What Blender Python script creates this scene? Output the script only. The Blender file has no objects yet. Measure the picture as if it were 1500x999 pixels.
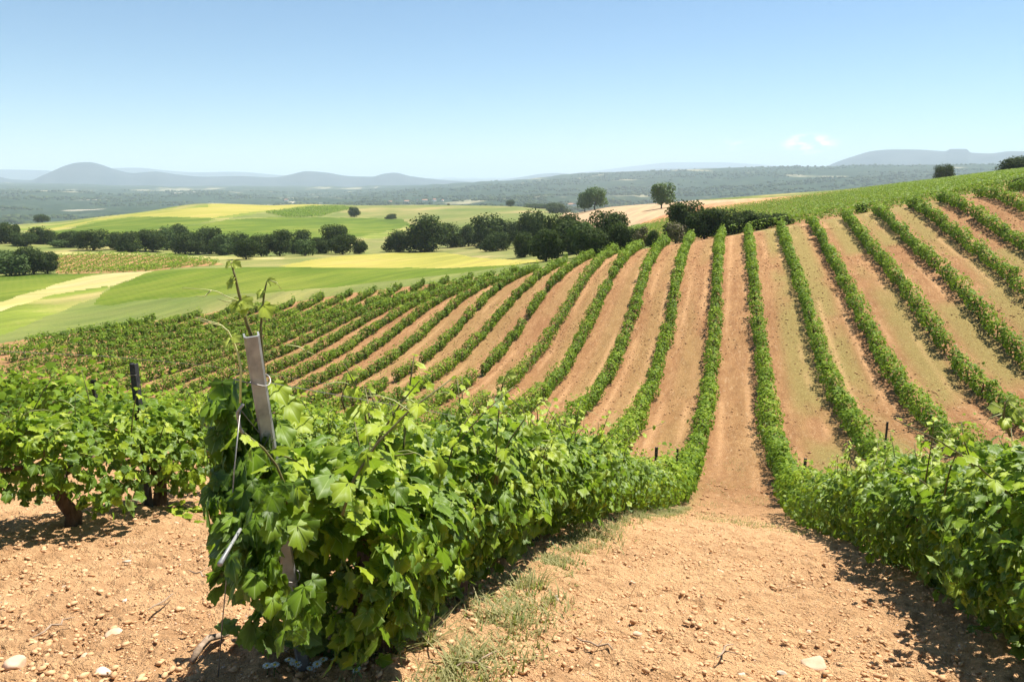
import bpy, math, numpy as np
from mathutils import Vector, Matrix
PI = math.pi
rng = np.random.default_rng(7)
sc = bpy.context.scene
C = sc.collection

# ------------------------------------------------------------------ camera, sky, sun, exposure
EYE = 1.65
PITCH = math.radians(12.1)
YAW = math.radians(15.82)
cam_d = bpy.data.cameras.new("camera"); cam = bpy.data.objects.new("camera", cam_d); C.objects.link(cam)
cam.location = (0, 0, EYE); cam.rotation_euler = (PI/2 - PITCH, 0, YAW)
cam_d.sensor_width = 36; cam_d.lens = 27; cam_d.clip_start = 0.05; cam_d.clip_end = 90000
sc.camera = cam

SUN_AZ = math.radians(36)      # clockwise from +Y
SUN_EL = math.radians(61)
world = bpy.data.worlds.new("World"); sc.world = world; world.use_nodes = True
nt = world.node_tree; nt.nodes.clear()
def _n(t, typ, **kw):
    n = t.nodes.new(typ)
    for k, v in kw.items(): setattr(n, k, v)
    return n
sky = _n(nt, 'ShaderNodeTexSky', sky_type='NISHITA', sun_disc=False, sun_elevation=SUN_EL, sun_rotation=SUN_AZ,
         altitude=1500, air_density=1.0, dust_density=0.05, ozone_density=3.0)
bg = _n(nt, 'ShaderNodeBackground'); out = _n(nt, 'ShaderNodeOutputWorld')
bg.inputs[1].default_value = 0.062
# faint cumulus low over the right horizon
geo = _n(nt, 'ShaderNodeTexCoord')
def ray_dir(u, v):
    x = (u-750)/1125.; y = (v-499.5)/1125.
    f = math.cos(PITCH)-math.sin(PITCH)*y; d = -(math.sin(PITCH)+math.cos(PITCH)*y)
    return Vector((x*math.cos(YAW)-f*math.sin(YAW), x*math.sin(YAW)+f*math.cos(YAW), d)).normalized()
tint = _n(nt, 'ShaderNodeMixRGB', blend_type='MULTIPLY'); tint.inputs[0].default_value = 1; tint.inputs[2].default_value = (.79, .96, 1.0, 1)
nt.links.new(sky.outputs[0], tint.inputs[1]); prev = tint.outputs[0]
noi = _n(nt, 'ShaderNodeTexNoise'); noi.inputs['Scale'].default_value = 55; noi.inputs['Detail'].default_value = 6
mpc = _n(nt, 'ShaderNodeMapping'); mpc.inputs['Scale'].default_value = (1, 1, 2.2)
nt.links.new(geo.outputs['Generated'], mpc.inputs[0]); nt.links.new(mpc.outputs[0], noi.inputs['Vector'])
for (cu, cv, wd, amt) in ((1186, 211, .022, .40), (1080, 212, .014, .10)):
    dv = _n(nt, 'ShaderNodeVectorMath', operation='SUBTRACT'); dv.inputs[1].default_value = ray_dir(cu, cv)
    nt.links.new(geo.outputs['Generated'], dv.inputs[0])
    ms = _n(nt, 'ShaderNodeVectorMath', operation='MULTIPLY'); ms.inputs[1].default_value = (1, 1, 2.6)
    nt.links.new(dv.outputs[0], ms.inputs[0])
    ln = _n(nt, 'ShaderNodeVectorMath', operation='LENGTH'); nt.links.new(ms.outputs[0], ln.inputs[0])
    mr = _n(nt, 'ShaderNodeMapRange'); mr.inputs[1].default_value = wd*1.6; mr.inputs[2].default_value = 0
    mr.inputs[3].default_value = 0; mr.inputs[4].default_value = 1
    nt.links.new(ln.outputs['Value'], mr.inputs[0])
    ad = _n(nt, 'ShaderNodeMath', operation='MULTIPLY'); nt.links.new(mr.outputs[0], ad.inputs[0])
    nr = _n(nt, 'ShaderNodeMapRange'); nr.inputs[1].default_value = .42; nr.inputs[2].default_value = .66
    nt.links.new(noi.outputs[0], nr.inputs[0]); nt.links.new(nr.outputs[0], ad.inputs[1])
    am = _n(nt, 'ShaderNodeMath', operation='MULTIPLY'); am.inputs[1].default_value = amt
    nt.links.new(ad.outputs[0], am.inputs[0])
    mx = _n(nt, 'ShaderNodeMixRGB'); mx.inputs[2].default_value = (60, 60, 58, 1)
    nt.links.new(am.outputs[0], mx.inputs[0]); nt.links.new(prev, mx.inputs[1]); prev = mx.outputs[0]
nt.links.new(prev, bg.inputs[0]); nt.links.new(bg.outputs[0], out.inputs[0])

sun_d = bpy.data.lights.new("sun", 'SUN'); sun_d.energy = 5.0; sun_d.angle = math.radians(.53); sun_d.color = (1, .955, .88)
sun = bpy.data.objects.new("sun", sun_d); C.objects.link(sun)
sdir = Vector((math.sin(SUN_AZ)*math.cos(SUN_EL), math.cos(SUN_AZ)*math.cos(SUN_EL), math.sin(SUN_EL)))
sun.rotation_euler = (-sdir).to_track_quat('-Z', 'Y').to_euler(); sun.location = (30, 20, 60)
sc.view_settings.view_transform = 'Standard'; sc.view_settings.look = 'None'
sc.view_settings.exposure = 1.1; sc.view_settings.gamma = 1.0; sc.view_settings.use_curve_mapping = False
sc.cycles.use_denoising = True
sc.cycles.max_bounces = 8; sc.cycles.transparent_max_bounces = 6; sc.cycles.volume_bounces = 1
sc.cycles.transmission_bounces = 4; sc.cycles.diffuse_bounces = 3

# ------------------------------------------------------------------ helpers
def sm(t):
    t = np.clip(t, 0, 1); return t*t*(3-2*t)
def hash2(ix, iy, seed):
    n = (ix.astype(np.int64)*374761393 + iy.astype(np.int64)*668265263 + seed*974711) & 0xffffffff
    n = ((n ^ (n >> 13))*1274126177) & 0xffffffff
    return ((n ^ (n >> 16)) & 0xffffff)/float(0xffffff)
def vnoise(x, y, seed=0):
    x = np.asarray(x, float); y = np.asarray(y, float)
    ix = np.floor(x); iy = np.floor(y); fx = x-ix; fy = y-iy
    fx = fx*fx*(3-2*fx); fy = fy*fy*(3-2*fy)
    a = hash2(ix, iy, seed); b = hash2(ix+1, iy, seed); c = hash2(ix, iy+1, seed); d = hash2(ix+1, iy+1, seed)
    return (a*(1-fx)+b*fx)*(1-fy)+(c*(1-fx)+d*fx)*fy
def fbm(x, y, o=4, seed=0):
    s = 0; a = .5; t = 0
    for i in range(o):
        s = s + a*vnoise(x*2**i+17.3*i, y*2**i-9.1*i, seed+i); t += a; a *= .55
    return s/t
def pchip(x, y, xq):
    x = np.asarray(x, float); y = np.asarray(y, float); xq = np.clip(xq, x[0], x[-1])
    h = np.diff(x); dl = np.diff(y, axis=0)/(h if y.ndim == 1 else h[:, None])
    m = np.zeros_like(y)
    a, b = dl[:-1], dl[1:]
    h0, h1 = (h[:-1], h[1:]) if y.ndim == 1 else (h[:-1, None], h[1:, None])
    ok = a*b > 0
    with np.errstate(divide='ignore', invalid='ignore'):
        m[1:-1] = np.where(ok, 3*(h0+h1)/((2*h1+h0)/a+(h1+2*h0)/b), 0)
    m[0] = dl[0]; m[-1] = dl[-1]
    i = np.clip(np.searchsorted(x, xq, side='right')-1, 0, len(x)-2)
    t = (xq-x[i])/h[i]; hh = h[i]
    if y.ndim > 1: t = t[:, None]; hh = hh[:, None]
    return ((1+2*t)*(1-t)**2)*y[i]+t*(1-t)**2*hh*m[i]+t*t*(3-2*t)*y[i+1]+t*t*(t-1)*hh*m[i+1]

def mesh_obj(name, V, F, mat=None, parent=None, smooth=False, attrs=None, uv=None):
    """V (n,3); F list of faces or an (m,k) array"""
    me = bpy.data.meshes.new(name)
    V = np.asarray(V, np.float32)
    if isinstance(F, np.ndarray):
        m, k = F.shape
        me.vertices.add(len(V)); me.vertices.foreach_set('co', V.ravel())
        me.loops.add(m*k); me.loops.foreach_set('vertex_index', F.astype(np.int32).ravel())
        me.polygons.add(m); me.polygons.foreach_set('loop_start', np.arange(0, m*k, k, dtype=np.int32))
        if smooth: me.polygons.foreach_set('use_smooth', np.ones(m, bool))
        me.update(calc_edges=True)
    else:
        me.from_pydata([tuple(map(float, v)) for v in V], [], [tuple(f) for f in F])
        if smooth: me.polygons.foreach_set('use_smooth', np.ones(len(me.polygons), bool))
        me.update()
    if attrs:
        for an, av in attrs.items():
            at = me.attributes.new(an, 'FLOAT', 'POINT'); at.data.foreach_set('value', np.asarray(av, np.float32))
    if uv is not None:
        ul = me.uv_layers.new(name='UVMap')
        ul.data.foreach_set('uv', uv.astype(np.float32)[F.ravel()].ravel())
    if mat: me.materials.append(mat)
    o = bpy.data.objects.new(name, me); C.objects.link(o)
    if parent: o.parent = parent
    return o
def empty(name, loc, rz=0):
    o = bpy.data.objects.new(name, None); C.objects.link(o); o.location = loc; o.rotation_euler = (0, 0, rz)
    o.empty_display_size = .2
    return o
def tag(o, label=None, cat=None, group=None, kind=None):
    if label: o['label'] = label
    if cat: o['category'] = cat
    if group: o['group'] = group
    if kind: o['kind'] = kind
    return o
class MB:
    def __init__(s): s.V = []; s.F = []
    def add(s, V, F):
        b = len(s.V); s.V += [tuple(v) for v in V]; s.F += [tuple(b+i for i in f) for f in F]
    def box(s, c, d, M=None):
        v = [Vector((x*d[0]/2, y*d[1]/2, z*d[2]/2)) for x in (-1, 1) for y in (-1, 1) for z in (-1, 1)]
        if M: v = [M @ q for q in v]
        v = [q+Vector(c) for q in v]
        s.add(v, [(0, 1, 3, 2), (4, 6, 7, 5), (0, 4, 5, 1), (2, 3, 7, 6), (0, 2, 6, 4), (1, 5, 7, 3)])
    def tube(s, pts, rad, n=7):
        pts = [Vector(p) for p in pts]; rings = []
        if not hasattr(rad, '__len__'): rad = [rad]*len(pts)
        side = None
        for i, p in enumerate(pts):
            t = (pts[min(i+1, len(pts)-1)]-pts[max(i-1, 0)]).normalized()
            if side is None:
                side = t.orthogonal().normalized()
            side = (side-t*side.dot(t)).normalized(); up = t.cross(side)
            rings.append([p+(side*math.cos(2*PI*j/n)+up*math.sin(2*PI*j/n))*rad[i] for j in range(n)])
        V = [q for r in rings for q in r]; F = []
        for i in range(len(pts)-1):
            for j in range(n):
                F.append((i*n+j, i*n+(j+1) % n, (i+1)*n+(j+1) % n, (i+1)*n+j))
        F.append(tuple(range(n-1, -1, -1))); F.append(tuple((len(pts)-1)*n+j for j in range(n)))
        s.add(V, F)
    def obj(s, name, mat, parent=None, smooth=False):
        return mesh_obj(name, np.array(s.V, float).reshape(-1, 3), s.F, mat, parent, smooth)

# ------------------------------------------------------------------ terrain
HG="-1380 -1397 -1414 -1431 -1448 -1465 -1483 -1501 -1518 -1536 -1554 -1571 -1588 -1605 -1621 -1637 -1653 -1670 -1687 -1704 -1721 -1738 -1755 -1772 -1789 -1805 -1822 -1838 -1855 -1872 -1889 -1906 -1923 -1941 -1958 -1975 -1328 -1345 -1362 -1379 -1396 -1414 -1432 -1451 -1469 -1488 -1507 -1524 -1541 -1557 -1572 -1587 -1603 -1619 -1635 -1652 -1670 -1687 -1704 -1721 -1737 -1753 -1769 -1785 -1801 -1818 -1835 -1852 -1870 -1887 -1905 -1923 -1276 -1293 -1310 -1327 -1345 -1363 -1382 -1403 -1423 -1444 -1464 -1483 -1500 -1514 -1527 -1540 -1554 -1568 -1585 -1602 -1620 -1638 -1655 -1671 -1686 -1701 -1715 -1730 -1745 -1761 -1778 -1796 -1815 -1833 -1852 -1870 -1224 -1240 -1257 -1275 -1293 -1313 -1334 -1357 -1381 -1406 -1429 -1449 -1465 -1478 -1488 -1497 -1507 -1520 -1536 -1554 -1573 -1591 -1608 -1623 -1637 -1649 -1661 -1673 -1687 -1702 -1719 -1738 -1757 -1777 -1797 -1816 -1171 -1188 -1204 -1222 -1241 -1263 -1287 -1315 -1345 -1375 -1402 -1425 -1441 -1451 -1456 -1459 -1465 -1475 -1490 -1509 -1530 -1550 -1566 -1580 -1590 -1598 -1606 -1614 -1625 -1638 -1656 -1675 -1697 -1719 -1741 -1762 -1118 -1134 -1151 -1168 -1189 -1213 -1242 -1276 -1313 -1351 -1386 -1413 -1429 -1435 -1433 -1428 -1428 -1435 -1450 -1471 -1494 -1515 -1532 -1542 -1548 -1550 -1551 -1553 -1560 -1571 -1588 -1609 -1633 -1659 -1683 -1707 -1065 -1080 -1096 -1114 -1136 -1163 -1197 -1239 -1286 -1334 -1377 -1410 -1427 -1428 -1419 -1406 -1399 -1403 -1419 -1443 -1469 -1492 -1507 -1513 -1512 -1506 -1498 -1493 -1493 -1501 -1517 -1540 -1567 -1596 -1625 -1651 -1012 -1026 -1041 -1059 -1082 -1112 -1151 -1201 -1258 -1318 -1372 -1412 -1431 -1429 -1413 -1392 -1380 -1382 -1400 -1427 -1457 -1480 -1493 -1494 -1485 -1469 -1451 -1435 -1427 -1430 -1445 -1470 -1501 -1533 -1565 -1594 -958 -972 -986 -1003 -1026 -1058 -1102 -1159 -1227 -1298 -1364 -1413 -1436 -1433 -1412 -1386 -1370 -1373 -1393 -1424 -1456 -1479 -1489 -1484 -1467 -1440 -1410 -1383 -1366 -1364 -1377 -1402 -1436 -1472 -1507 -1539 -906 -918 -932 -948 -970 -1003 -1049 -1111 -1187 -1270 -1347 -1406 -1437 -1436 -1414 -1387 -1370 -1375 -1398 -1431 -1463 -1485 -1490 -1480 -1455 -1419 -1378 -1340 -1313 -1304 -1314 -1339 -1374 -1413 -1451 -1484 -854 -866 -879 -894 -914 -945 -992 -1056 -1138 -1230 -1319 -1390 -1430 -1436 -1417 -1392 -1378 -1384 -1408 -1441 -1470 -1487 -1488 -1473 -1443 -1401 -1352 -1304 -1269 -1253 -1259 -1283 -1319 -1359 -1397 -1431 -804 -816 -829 -842 -860 -887 -931 -995 -1080 -1179 -1280 -1364 -1416 -1432 -1420 -1399 -1388 -1395 -1418 -1445 -1467 -1477 -1473 -1456 -1426 -1383 -1329 -1275 -1232 -1209 -1211 -1234 -1268 -1308 -1346 -1380 -755 -769 -781 -793 -807 -829 -868 -929 -1015 -1120 -1231 -1328 -1395 -1422 -1419 -1404 -1396 -1402 -1419 -1437 -1447 -1447 -1439 -1424 -1398 -1358 -1304 -1247 -1199 -1171 -1170 -1189 -1223 -1261 -1298 -1331 -708 -724 -736 -746 -755 -771 -802 -859 -944 -1054 -1175 -1285 -1365 -1406 -1412 -1404 -1397 -1400 -1408 -1412 -1407 -1397 -1386 -1374 -1355 -1322 -1273 -1217 -1166 -1136 -1132 -1149 -1180 -1217 -1252 -1282 -661 -678 -690 -697 -701 -709 -734 -785 -869 -983 -1112 -1234 -1327 -1379 -1395 -1393 -1388 -1386 -1383 -1372 -1353 -1333 -1318 -1309 -1299 -1275 -1233 -1180 -1132 -1101 -1096 -1112 -1141 -1174 -1206 -1235 -612 -629 -640 -643 -640 -642 -659 -707 -791 -908 -1044 -1174 -1277 -1339 -1365 -1368 -1365 -1360 -1347 -1324 -1292 -1261 -1242 -1235 -1231 -1216 -1182 -1137 -1093 -1066 -1062 -1077 -1104 -1134 -1163 -1188 -559 -574 -581 -578 -569 -565 -579 -625 -711 -831 -971 -1107 -1217 -1287 -1321 -1332 -1331 -1324 -1304 -1270 -1227 -1188 -1163 -1155 -1153 -1144 -1120 -1084 -1049 -1030 -1030 -1046 -1070 -1096 -1121 -1142 -499 -509 -509 -499 -485 -477 -493 -543 -634 -759 -901 -1039 -1152 -1228 -1270 -1288 -1291 -1281 -1256 -1213 -1161 -1113 -1082 -1069 -1066 -1061 -1045 -1022 -1001 -993 -1000 -1017 -1040 -1062 -1081 -1098 -432 -433 -423 -406 -388 -383 -406 -468 -568 -698 -842 -978 -1091 -1170 -1218 -1242 -1248 -1235 -1203 -1151 -1091 -1035 -996 -977 -970 -967 -960 -952 -948 -955 -971 -992 -1013 -1030 -1043 -1055 -359 -348 -327 -302 -285 -289 -328 -406 -521 -658 -802 -934 -1043 -1122 -1173 -1200 -1205 -1187 -1145 -1083 -1013 -950 -904 -878 -868 -867 -869 -876 -891 -915 -942 -968 -987 -999 -1006 -1012 -282 -259 -227 -198 -186 -205 -266 -368 -499 -645 -786 -911 -1012 -1087 -1136 -1162 -1162 -1135 -1081 -1008 -929 -860 -810 -780 -767 -767 -778 -799 -832 -871 -910 -941 -960 -967 -969 -969 -207 -172 -132 -102 -100 -140 -227 -353 -503 -654 -792 -907 -996 -1061 -1104 -1123 -1115 -1077 -1012 -929 -844 -772 -721 -689 -675 -676 -691 -723 -769 -822 -872 -909 -928 -933 -930 -926 -137 -95 -51 -25 -37 -98 -211 -360 -523 -678 -808 -910 -985 -1037 -1069 -1079 -1061 -1013 -939 -851 -765 -695 -645 -615 -599 -597 -613 -648 -702 -766 -825 -867 -889 -893 -887 -880 -76 -32 10 28 3 -78 -211 -375 -546 -698 -820 -908 -969 -1006 -1025 -1022 -994 -940 -864 -778 -698 -634 -589 -559 -540 -532 -542 -575 -631 -700 -766 -815 -841 -846 -840 -832 -27 14 50 59 22 -72 -215 -385 -554 -700 -811 -889 -937 -962 -967 -952 -917 -861 -790 -714 -644 -589 -548 -517 -491 -474 -474 -500 -554 -625 -696 -751 -782 -792 -787 -780 14 47 74 75 30 -67 -209 -372 -532 -669 -773 -845 -888 -906 -901 -876 -834 -779 -717 -654 -598 -551 -513 -477 -443 -414 -404 -422 -472 -543 -619 -680 -717 -731 -731 -726 48 72 89 83 38 -53 -182 -330 -475 -601 -702 -778 -827 -846 -836 -802 -754 -700 -646 -595 -550 -509 -469 -427 -383 -345 -328 -341 -388 -461 -539 -605 -647 -667 -671 -669 80 94 104 95 55 -21 -130 -256 -383 -502 -607 -695 -759 -788 -780 -741 -685 -627 -574 -529 -489 -449 -405 -356 -305 -264 -246 -260 -309 -383 -463 -532 -578 -601 -610 -611 114 120 124 116 87 29 -54 -156 -267 -381 -496 -604 -691 -739 -738 -695 -629 -560 -500 -452 -411 -367 -318 -263 -212 -175 -164 -186 -240 -316 -397 -465 -512 -537 -549 -554 152 152 153 149 132 95 36 -43 -139 -252 -379 -510 -624 -694 -704 -660 -583 -497 -423 -365 -316 -267 -213 -158 -113 -86 -89 -123 -185 -263 -341 -406 -451 -476 -489 -496 195 191 192 192 186 167 130 71 -13 -125 -264 -416 -554 -645 -668 -624 -536 -434 -342 -269 -211 -157 -103 -54 -19 -9 -29 -77 -146 -223 -297 -355 -395 -418 -431 -440 241 236 236 241 244 239 218 174 100 -10 -154 -319 -474 -581 -616 -575 -480 -365 -257 -172 -106 -51 -1 38 57 50 15 -45 -118 -193 -259 -309 -343 -363 -375 -384 290 284 284 291 299 302 292 259 195 91 -52 -220 -381 -497 -540 -505 -409 -287 -171 -78 -9 43 84 110 114 92 43 -23 -97 -167 -224 -265 -292 -309 -320 -330 341 334 333 339 349 356 351 326 271 176 42 -118 -275 -392 -440 -412 -322 -203 -87 7 74 120 150 162 153 119 64 -5 -75 -138 -186 -220 -241 -255 -265 -275 392 383 381 385 393 400 397 377 330 248 128 -16 -160 -270 -320 -300 -222 -113 -5 82 143 180 199 200 180 140 82 16 -49 -103 -144 -171 -189 -200 -211 -221 442 433 428 429 433 437 434 417 377 308 207 84 -41 -140 -189 -178 -115 -23 72 148 199 227 236 228 202 159 104 43 -14 -61 -96 -119 -134 -145 -156 -168 493 482 475 471 471 471 466 450 418 361 280 179 75 -9 -55 -52 -5 67 143 204 244 263 265 251 222 181 131 77 27 -13 -43 -63 -78 -89 -101 -114 544 531 521 514 509 505 497 482 455 410 346 267 184 115 74 70 101 153 208 254 282 293 289 272 244 206 162 116 74 39 13 -6 -21 -34 -46 -60 594 580 568 558 549 541 531 516 492 457 407 347 283 228 193 184 200 233 270 300 317 321 312 294 268 234 197 158 123 93 70 51 36 22 8 -7 645 630 616 603 592 581 568 553 532 503 465 420 372 329 298 286 291 308 328 344 351 348 337 319 295 266 235 203 173 147 126 108 92 77 62 46"
ROWDX={-1: [0.0, -0.0, -0.0, 0.03, 0.13, 0.22, 0.19, 0.09, -0.04, -0.18, -0.18, -0.08], 1: [0.0, -0.01, -0.04, -0.08, -0.08, -0.04, -0.06, -0.18, -0.34, -0.45, -0.49, -0.5], 2: [0.0, 0.0, 0.02, 0.04, 0.06, 0.05, 0.01, -0.05, -0.17, -0.28, -0.25, -0.16], 3: [0.0, -0.01, -0.04, -0.1, -0.11, -0.09, -0.13, -0.19, -0.22, -0.24, -0.22, -0.18], 4: [0.0, -0.0, -0.01, -0.04, -0.07, -0.04, 0.03, 0.02, -0.03, -0.04, -0.0, 0.03], 5: [0.0, -0.01, -0.04, -0.1, -0.18, -0.19, -0.15, -0.12, -0.05, -0.03, -0.11, -0.17], 6: [0.0, -0.0, -0.01, -0.02, -0.04, -0.06, -0.08, -0.06, 0.02, 0.04, -0.02, -0.08], 7: [0.0, -0.0, -0.03, -0.09, -0.15, -0.22, -0.29, -0.35, -0.36, -0.32, -0.36, -0.45], 8: [0.0, -0.0, -0.01, -0.04, -0.07, -0.1, -0.13, -0.17, -0.2, -0.21, -0.31, -0.51], -2: [0.0, 0.0, 0.02, 0.05, 0.06, 0.03, 0.03, -0.01, -0.19, -0.35, -0.36, -0.32], -3: [0.0, 0.0, 0.01, 0.03, 0.04, 0.08, 0.14, 0.1, -0.05, -0.15, -0.1, 0.0], -4: [0.0, -0.0, -0.01, -0.03, -0.06, -0.04, -0.05, -0.12, -0.11, -0.06, 0.01, 0.13], -5: [0.0, 0.0, 0.02, 0.06, 0.12, 0.15, 0.15, 0.23, 0.38, 0.4, 0.38, 0.44], -6: [0.0, 0.0, 0.01, 0.02, 0.03, 0.1, 0.15, 0.08, 0.09, 0.3, 0.54, 0.6], -7: [0.0, 0.0, 0.03, 0.09, 0.17, 0.16, 0.07, 0.1, 0.28, 0.5, 0.6, 0.6], -8: [0.0, 0.01, 0.07, 0.19, 0.34, 0.33, 0.23, 0.19, 0.05, -0.06, 0.02, 0.19], -9: [0.0, 0.0, 0.03, 0.09, 0.17, 0.24, 0.24, 0.12, 0.03, 0.04, 0.06, 0.07], -10: [0.0, 0.0, 0.01, 0.02, 0.04, 0.06, 0.12, 0.08, -0.03, 0.04, 0.09, 0.06], -11: [0.0, 0.0, 0.02, 0.06, 0.11, 0.16, 0.15, 0.1, 0.1, 0.11, 0.11, 0.11], -12: [0.0, -0.0, -0.01, -0.02, -0.03, -0.05, -0.03, 0.11, 0.22, 0.14, 0.06, 0.07]}

HGX = np.arange(-96, 61, 4.); HGY = np.arange(-16, 125, 4.)
HGA = np.array([int(q) for q in HG.split()], float).reshape(len(HGX), len(HGY))/100
def _cub(t):
    return np.stack([-.5*t+t*t-.5*t**3, 1-2.5*t*t+1.5*t**3, .5*t+2*t*t-1.5*t**3, -.5*t*t+.5*t**3], 0)
def h_near(X, Y):
    gx = np.clip((np.asarray(X, float)+96)/4, 1, len(HGX)-2.001); gy = np.clip((np.asarray(Y, float)+16)/4, 1, len(HGY)-2.001)
    ix = np.floor(gx).astype(int); iy = np.floor(gy).astype(int); wx = _cub(gx-ix); wy = _cub(gy-iy)
    r = 0
    for a in range(4):
        for b in range(4):
            r = r+wx[a]*wy[b]*HGA[np.clip(ix+a-1, 0, len(HGX)-1), np.clip(iy+b-1, 0, len(HGY)-1)]
    return r
def ray(u, v):
    x = (np.asarray(u, float)-750)/1125.; y = (np.asarray(v, float)-499.5)/1125.
    f = math.cos(PITCH)-math.sin(PITCH)*y; d = -(math.sin(PITCH)+math.cos(PITCH)*y)
    X = x*math.cos(YAW)-f*math.sin(YAW); Y = x*math.sin(YAW)+f*math.cos(YAW); h = np.hypot(X, Y)
    return np.arctan2(X, Y), d/h
COLS = {   # azimuth column: (distance, apparent height) read off the land beyond the vineyard
 -400: [(95,520),(130,470),(200,415),(300,372),(400,348),(600,335),(800,335),(1300,345),(2000,322),(3500,300),(6000,278),(9000,268),(26000,262)],
 0: [(96,478),(115,447),(150,418),(200,404),(250,375),(300,358),(400,345),(600,332),(700,330),(1000,345),(2000,325),(3000,300),(5000,280),(8000,270),(26000,262)],
 80: [(108,458),(130,430),(160,411),(200,400),(250,372),(290,362),(400,346),(600,330),(720,325),(1000,345),(2000,325),(3000,300),(5000,280),(8000,270),(26000,262)],
 150: [(110,452),(126,430),(155,405),(190,398),(240,374),(262,368),(350,347),(500,331),(690,317.5),(1000,335),(2000,325),(3000,300),(5000,281),(8000,271),(26000,262)],
 300: [(112,437),(130,415),(152,394),(180,390),(215,380),(250,375),(350,350),(500,325),(700,304),(800,298.5),(1100,320),(2000,318),(3000,300),(5000,283),(8000,272),(26000,262)],
 450: [(112,427),(130,409),(150,393),(190,381),(220,375),(250,371),(350,352),(500,330),(700,312),(850,302),(950,299.5),(1400,318),(2200,312),(3000,300),(5000,285),(8000,273),(26000,262)],
 600: [(112,411),(130,401),(150,393),(190,378),(240,370),(330,355),(500,336),(800,310),(1000,302),(1100,300.5),(1500,315),(2500,303),(4000,285),(6000,274),(8000,271),(26000,262)],
 750: [(108,396),(125,389),(150,382),(180,374),(215,366),(250,360),(330,350),(500,330),(800,310),(1000,303),(1150,302),(1500,315),(2500,298),(3500,283),(5000,268),(5600,265),(8000,270),(26000,262)],
 900: [(105,374),(125,372),(160,355),(200,343),(240,330),(320,318),(420,306),(480,303),(700,316),(1500,318),(2500,300),(3500,278),(5000,257),(5500,252.5),(8000,266),(26000,262)],
 1050: [(103,349),(120,345),(150,333),(200,315),(250,303),(330,295),(420,291),(600,305),(1500,318),(2500,300),(3500,274),(5000,250.5),(5400,247.5),(8000,266),(26000,262)],
 1200: [(102,323),(120,316),(150,306),(200,294),(270,285),(350,281),(400,280),(600,298),(1500,315),(2500,292),(3500,270),(5000,248),(5400,246),(8000,266),(26000,262)],
 1350: [(102,299),(120,293),(160,281),(220,272),(300,268.5),(350,268),(600,290),(1500,312),(2500,290),(3500,266),(5000,246),(5400,244),(8000,266),(26000,262)],
 1500: [(102,274),(130,263),(170,257),(220,253),(280,251.5),(600,280),(1500,310),(2500,288),(3500,262),(5000,243),(5400,240.5),(8000,266),(26000,262)],
 1900: [(102,240),(170,222),(280,218),(400,225),(1500,305),(2500,288),(3500,262),(5000,240),(5400,238),(8000,266),(26000,262)]}
TL = np.linspace(math.log(50), math.log(26000), 700)
_az = []; _sl = []
for cu, pts in sorted(COLS.items()):
    a, _ = ray(cu, 330); a = float(a); ds = []; ss = []
    d = 50.
    while True:
        x, y = d*math.sin(a), d*math.cos(a)
        if y > 87 or x < -64 or x > 40 or d > pts[0][0]-8: break
        ds.append(d); ss.append((float(h_near(x, y))-EYE)/d); d += 6
    for dd, v in pts: ds.append(dd); ss.append(float(ray(cu, v)[1]))
    _az.append(a); _sl.append(pchip(np.log(ds), np.array(ss), TL))
TA = np.linspace(_az[0], _az[-1], 500); TS = pchip(np.array(_az), np.array(_sl), TA)
def h_far(X, Y):
    a = np.arctan2(X, Y); d = np.maximum(np.hypot(X, Y), 1e-3)
    ga = np.clip((a-TA[0])/(TA[1]-TA[0]), 0, 498.999); gl = np.clip((np.log(d)-TL[0])/(TL[1]-TL[0]), 0, 698.999)
    i = ga.astype(int); j = gl.astype(int); fa = ga-i; fl = gl-j
    s = (TS[i, j]*(1-fl)+TS[i, j+1]*fl)*(1-fa)+(TS[i+1, j]*(1-fl)+TS[i+1, j+1]*fl)*fa
    return EYE+s*d
def h_ground(X, Y):
    X = np.asarray(X, float); Y = np.asarray(Y, float)
    sd = np.maximum.reduce([Y-89, -66-X, X-38, -14-Y])
    w = sm((sd+1)/11)
    w = np.where(np.hypot(X, Y) < 48, 0, w)
    z = h_near(X, Y)*(1-w)+h_far(X, Y)*w
    d = np.hypot(X, Y)
    return z+sm((d-1400)/1500)*(fbm(X/420., Y/420., 4, 5)-.5)*(26+.004*d)
def raycast(u, v, dmin=2., dmax=9000.):
    a, s = ray(u, v); a = float(a); s = float(s)
    d = np.exp(np.linspace(math.log(dmin), math.log(dmax), 5000))
    z = h_ground(d*math.sin(a), d*math.cos(a))
    hit = np.where(z-EYE >= s*d)[0]
    dd = d[hit[0]] if len(hit) else d[np.argmin(np.abs((z-EYE)/d-s))]
    return dd*math.sin(a), dd*math.cos(a)
def at(u, d, v=330):
    a = float(ray(u, v)[0]); return d*math.sin(a), d*math.cos(a)

# vine rows in plan
X0R, SHR = .15, .5
YK = np.arange(0, 96, 8.)
def row_x(k, Y):
    Y = np.asarray(Y, float)
    kk = k if k in ROWDX else (8 if k > 8 else -12)
    f = 1. if k in ROWDX else .5
    return X0R+3*(k-.5*np.sign(k))+SHR*sm((Y-6)/22)+np.interp(Y, YK, ROWDX[kk])*f
HEAD = [(-58.4,48.8),(-66.1,62.2),(-65.5,68.7),(-63.3,74.5),(-57.9,79.4),(-51.2,83.),(-46.7,85.9),(-40.3,87.8),(-33,88.8),(60,88.8)]
def row_end(k):
    x = X0R+3*(k-.5*np.sign(k))
    if x < -66: return None
    hp = HEAD[1:]
    xs = [p[0] for p in hp]; ys = [p[1] for p in hp]
    return float(np.interp(x, xs, ys))-(1.2 if k > -9 and k < 0 else (2.2 if k > 0 else -1.2))

def lateral(X, Y):
    """0..1 across the lane between two rows, and the lane's number"""
    q = (X-X0R-SHR*sm((Y-6)/22))/3.
    L = np.floor(q+.5); return q+.5-L, L

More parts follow.
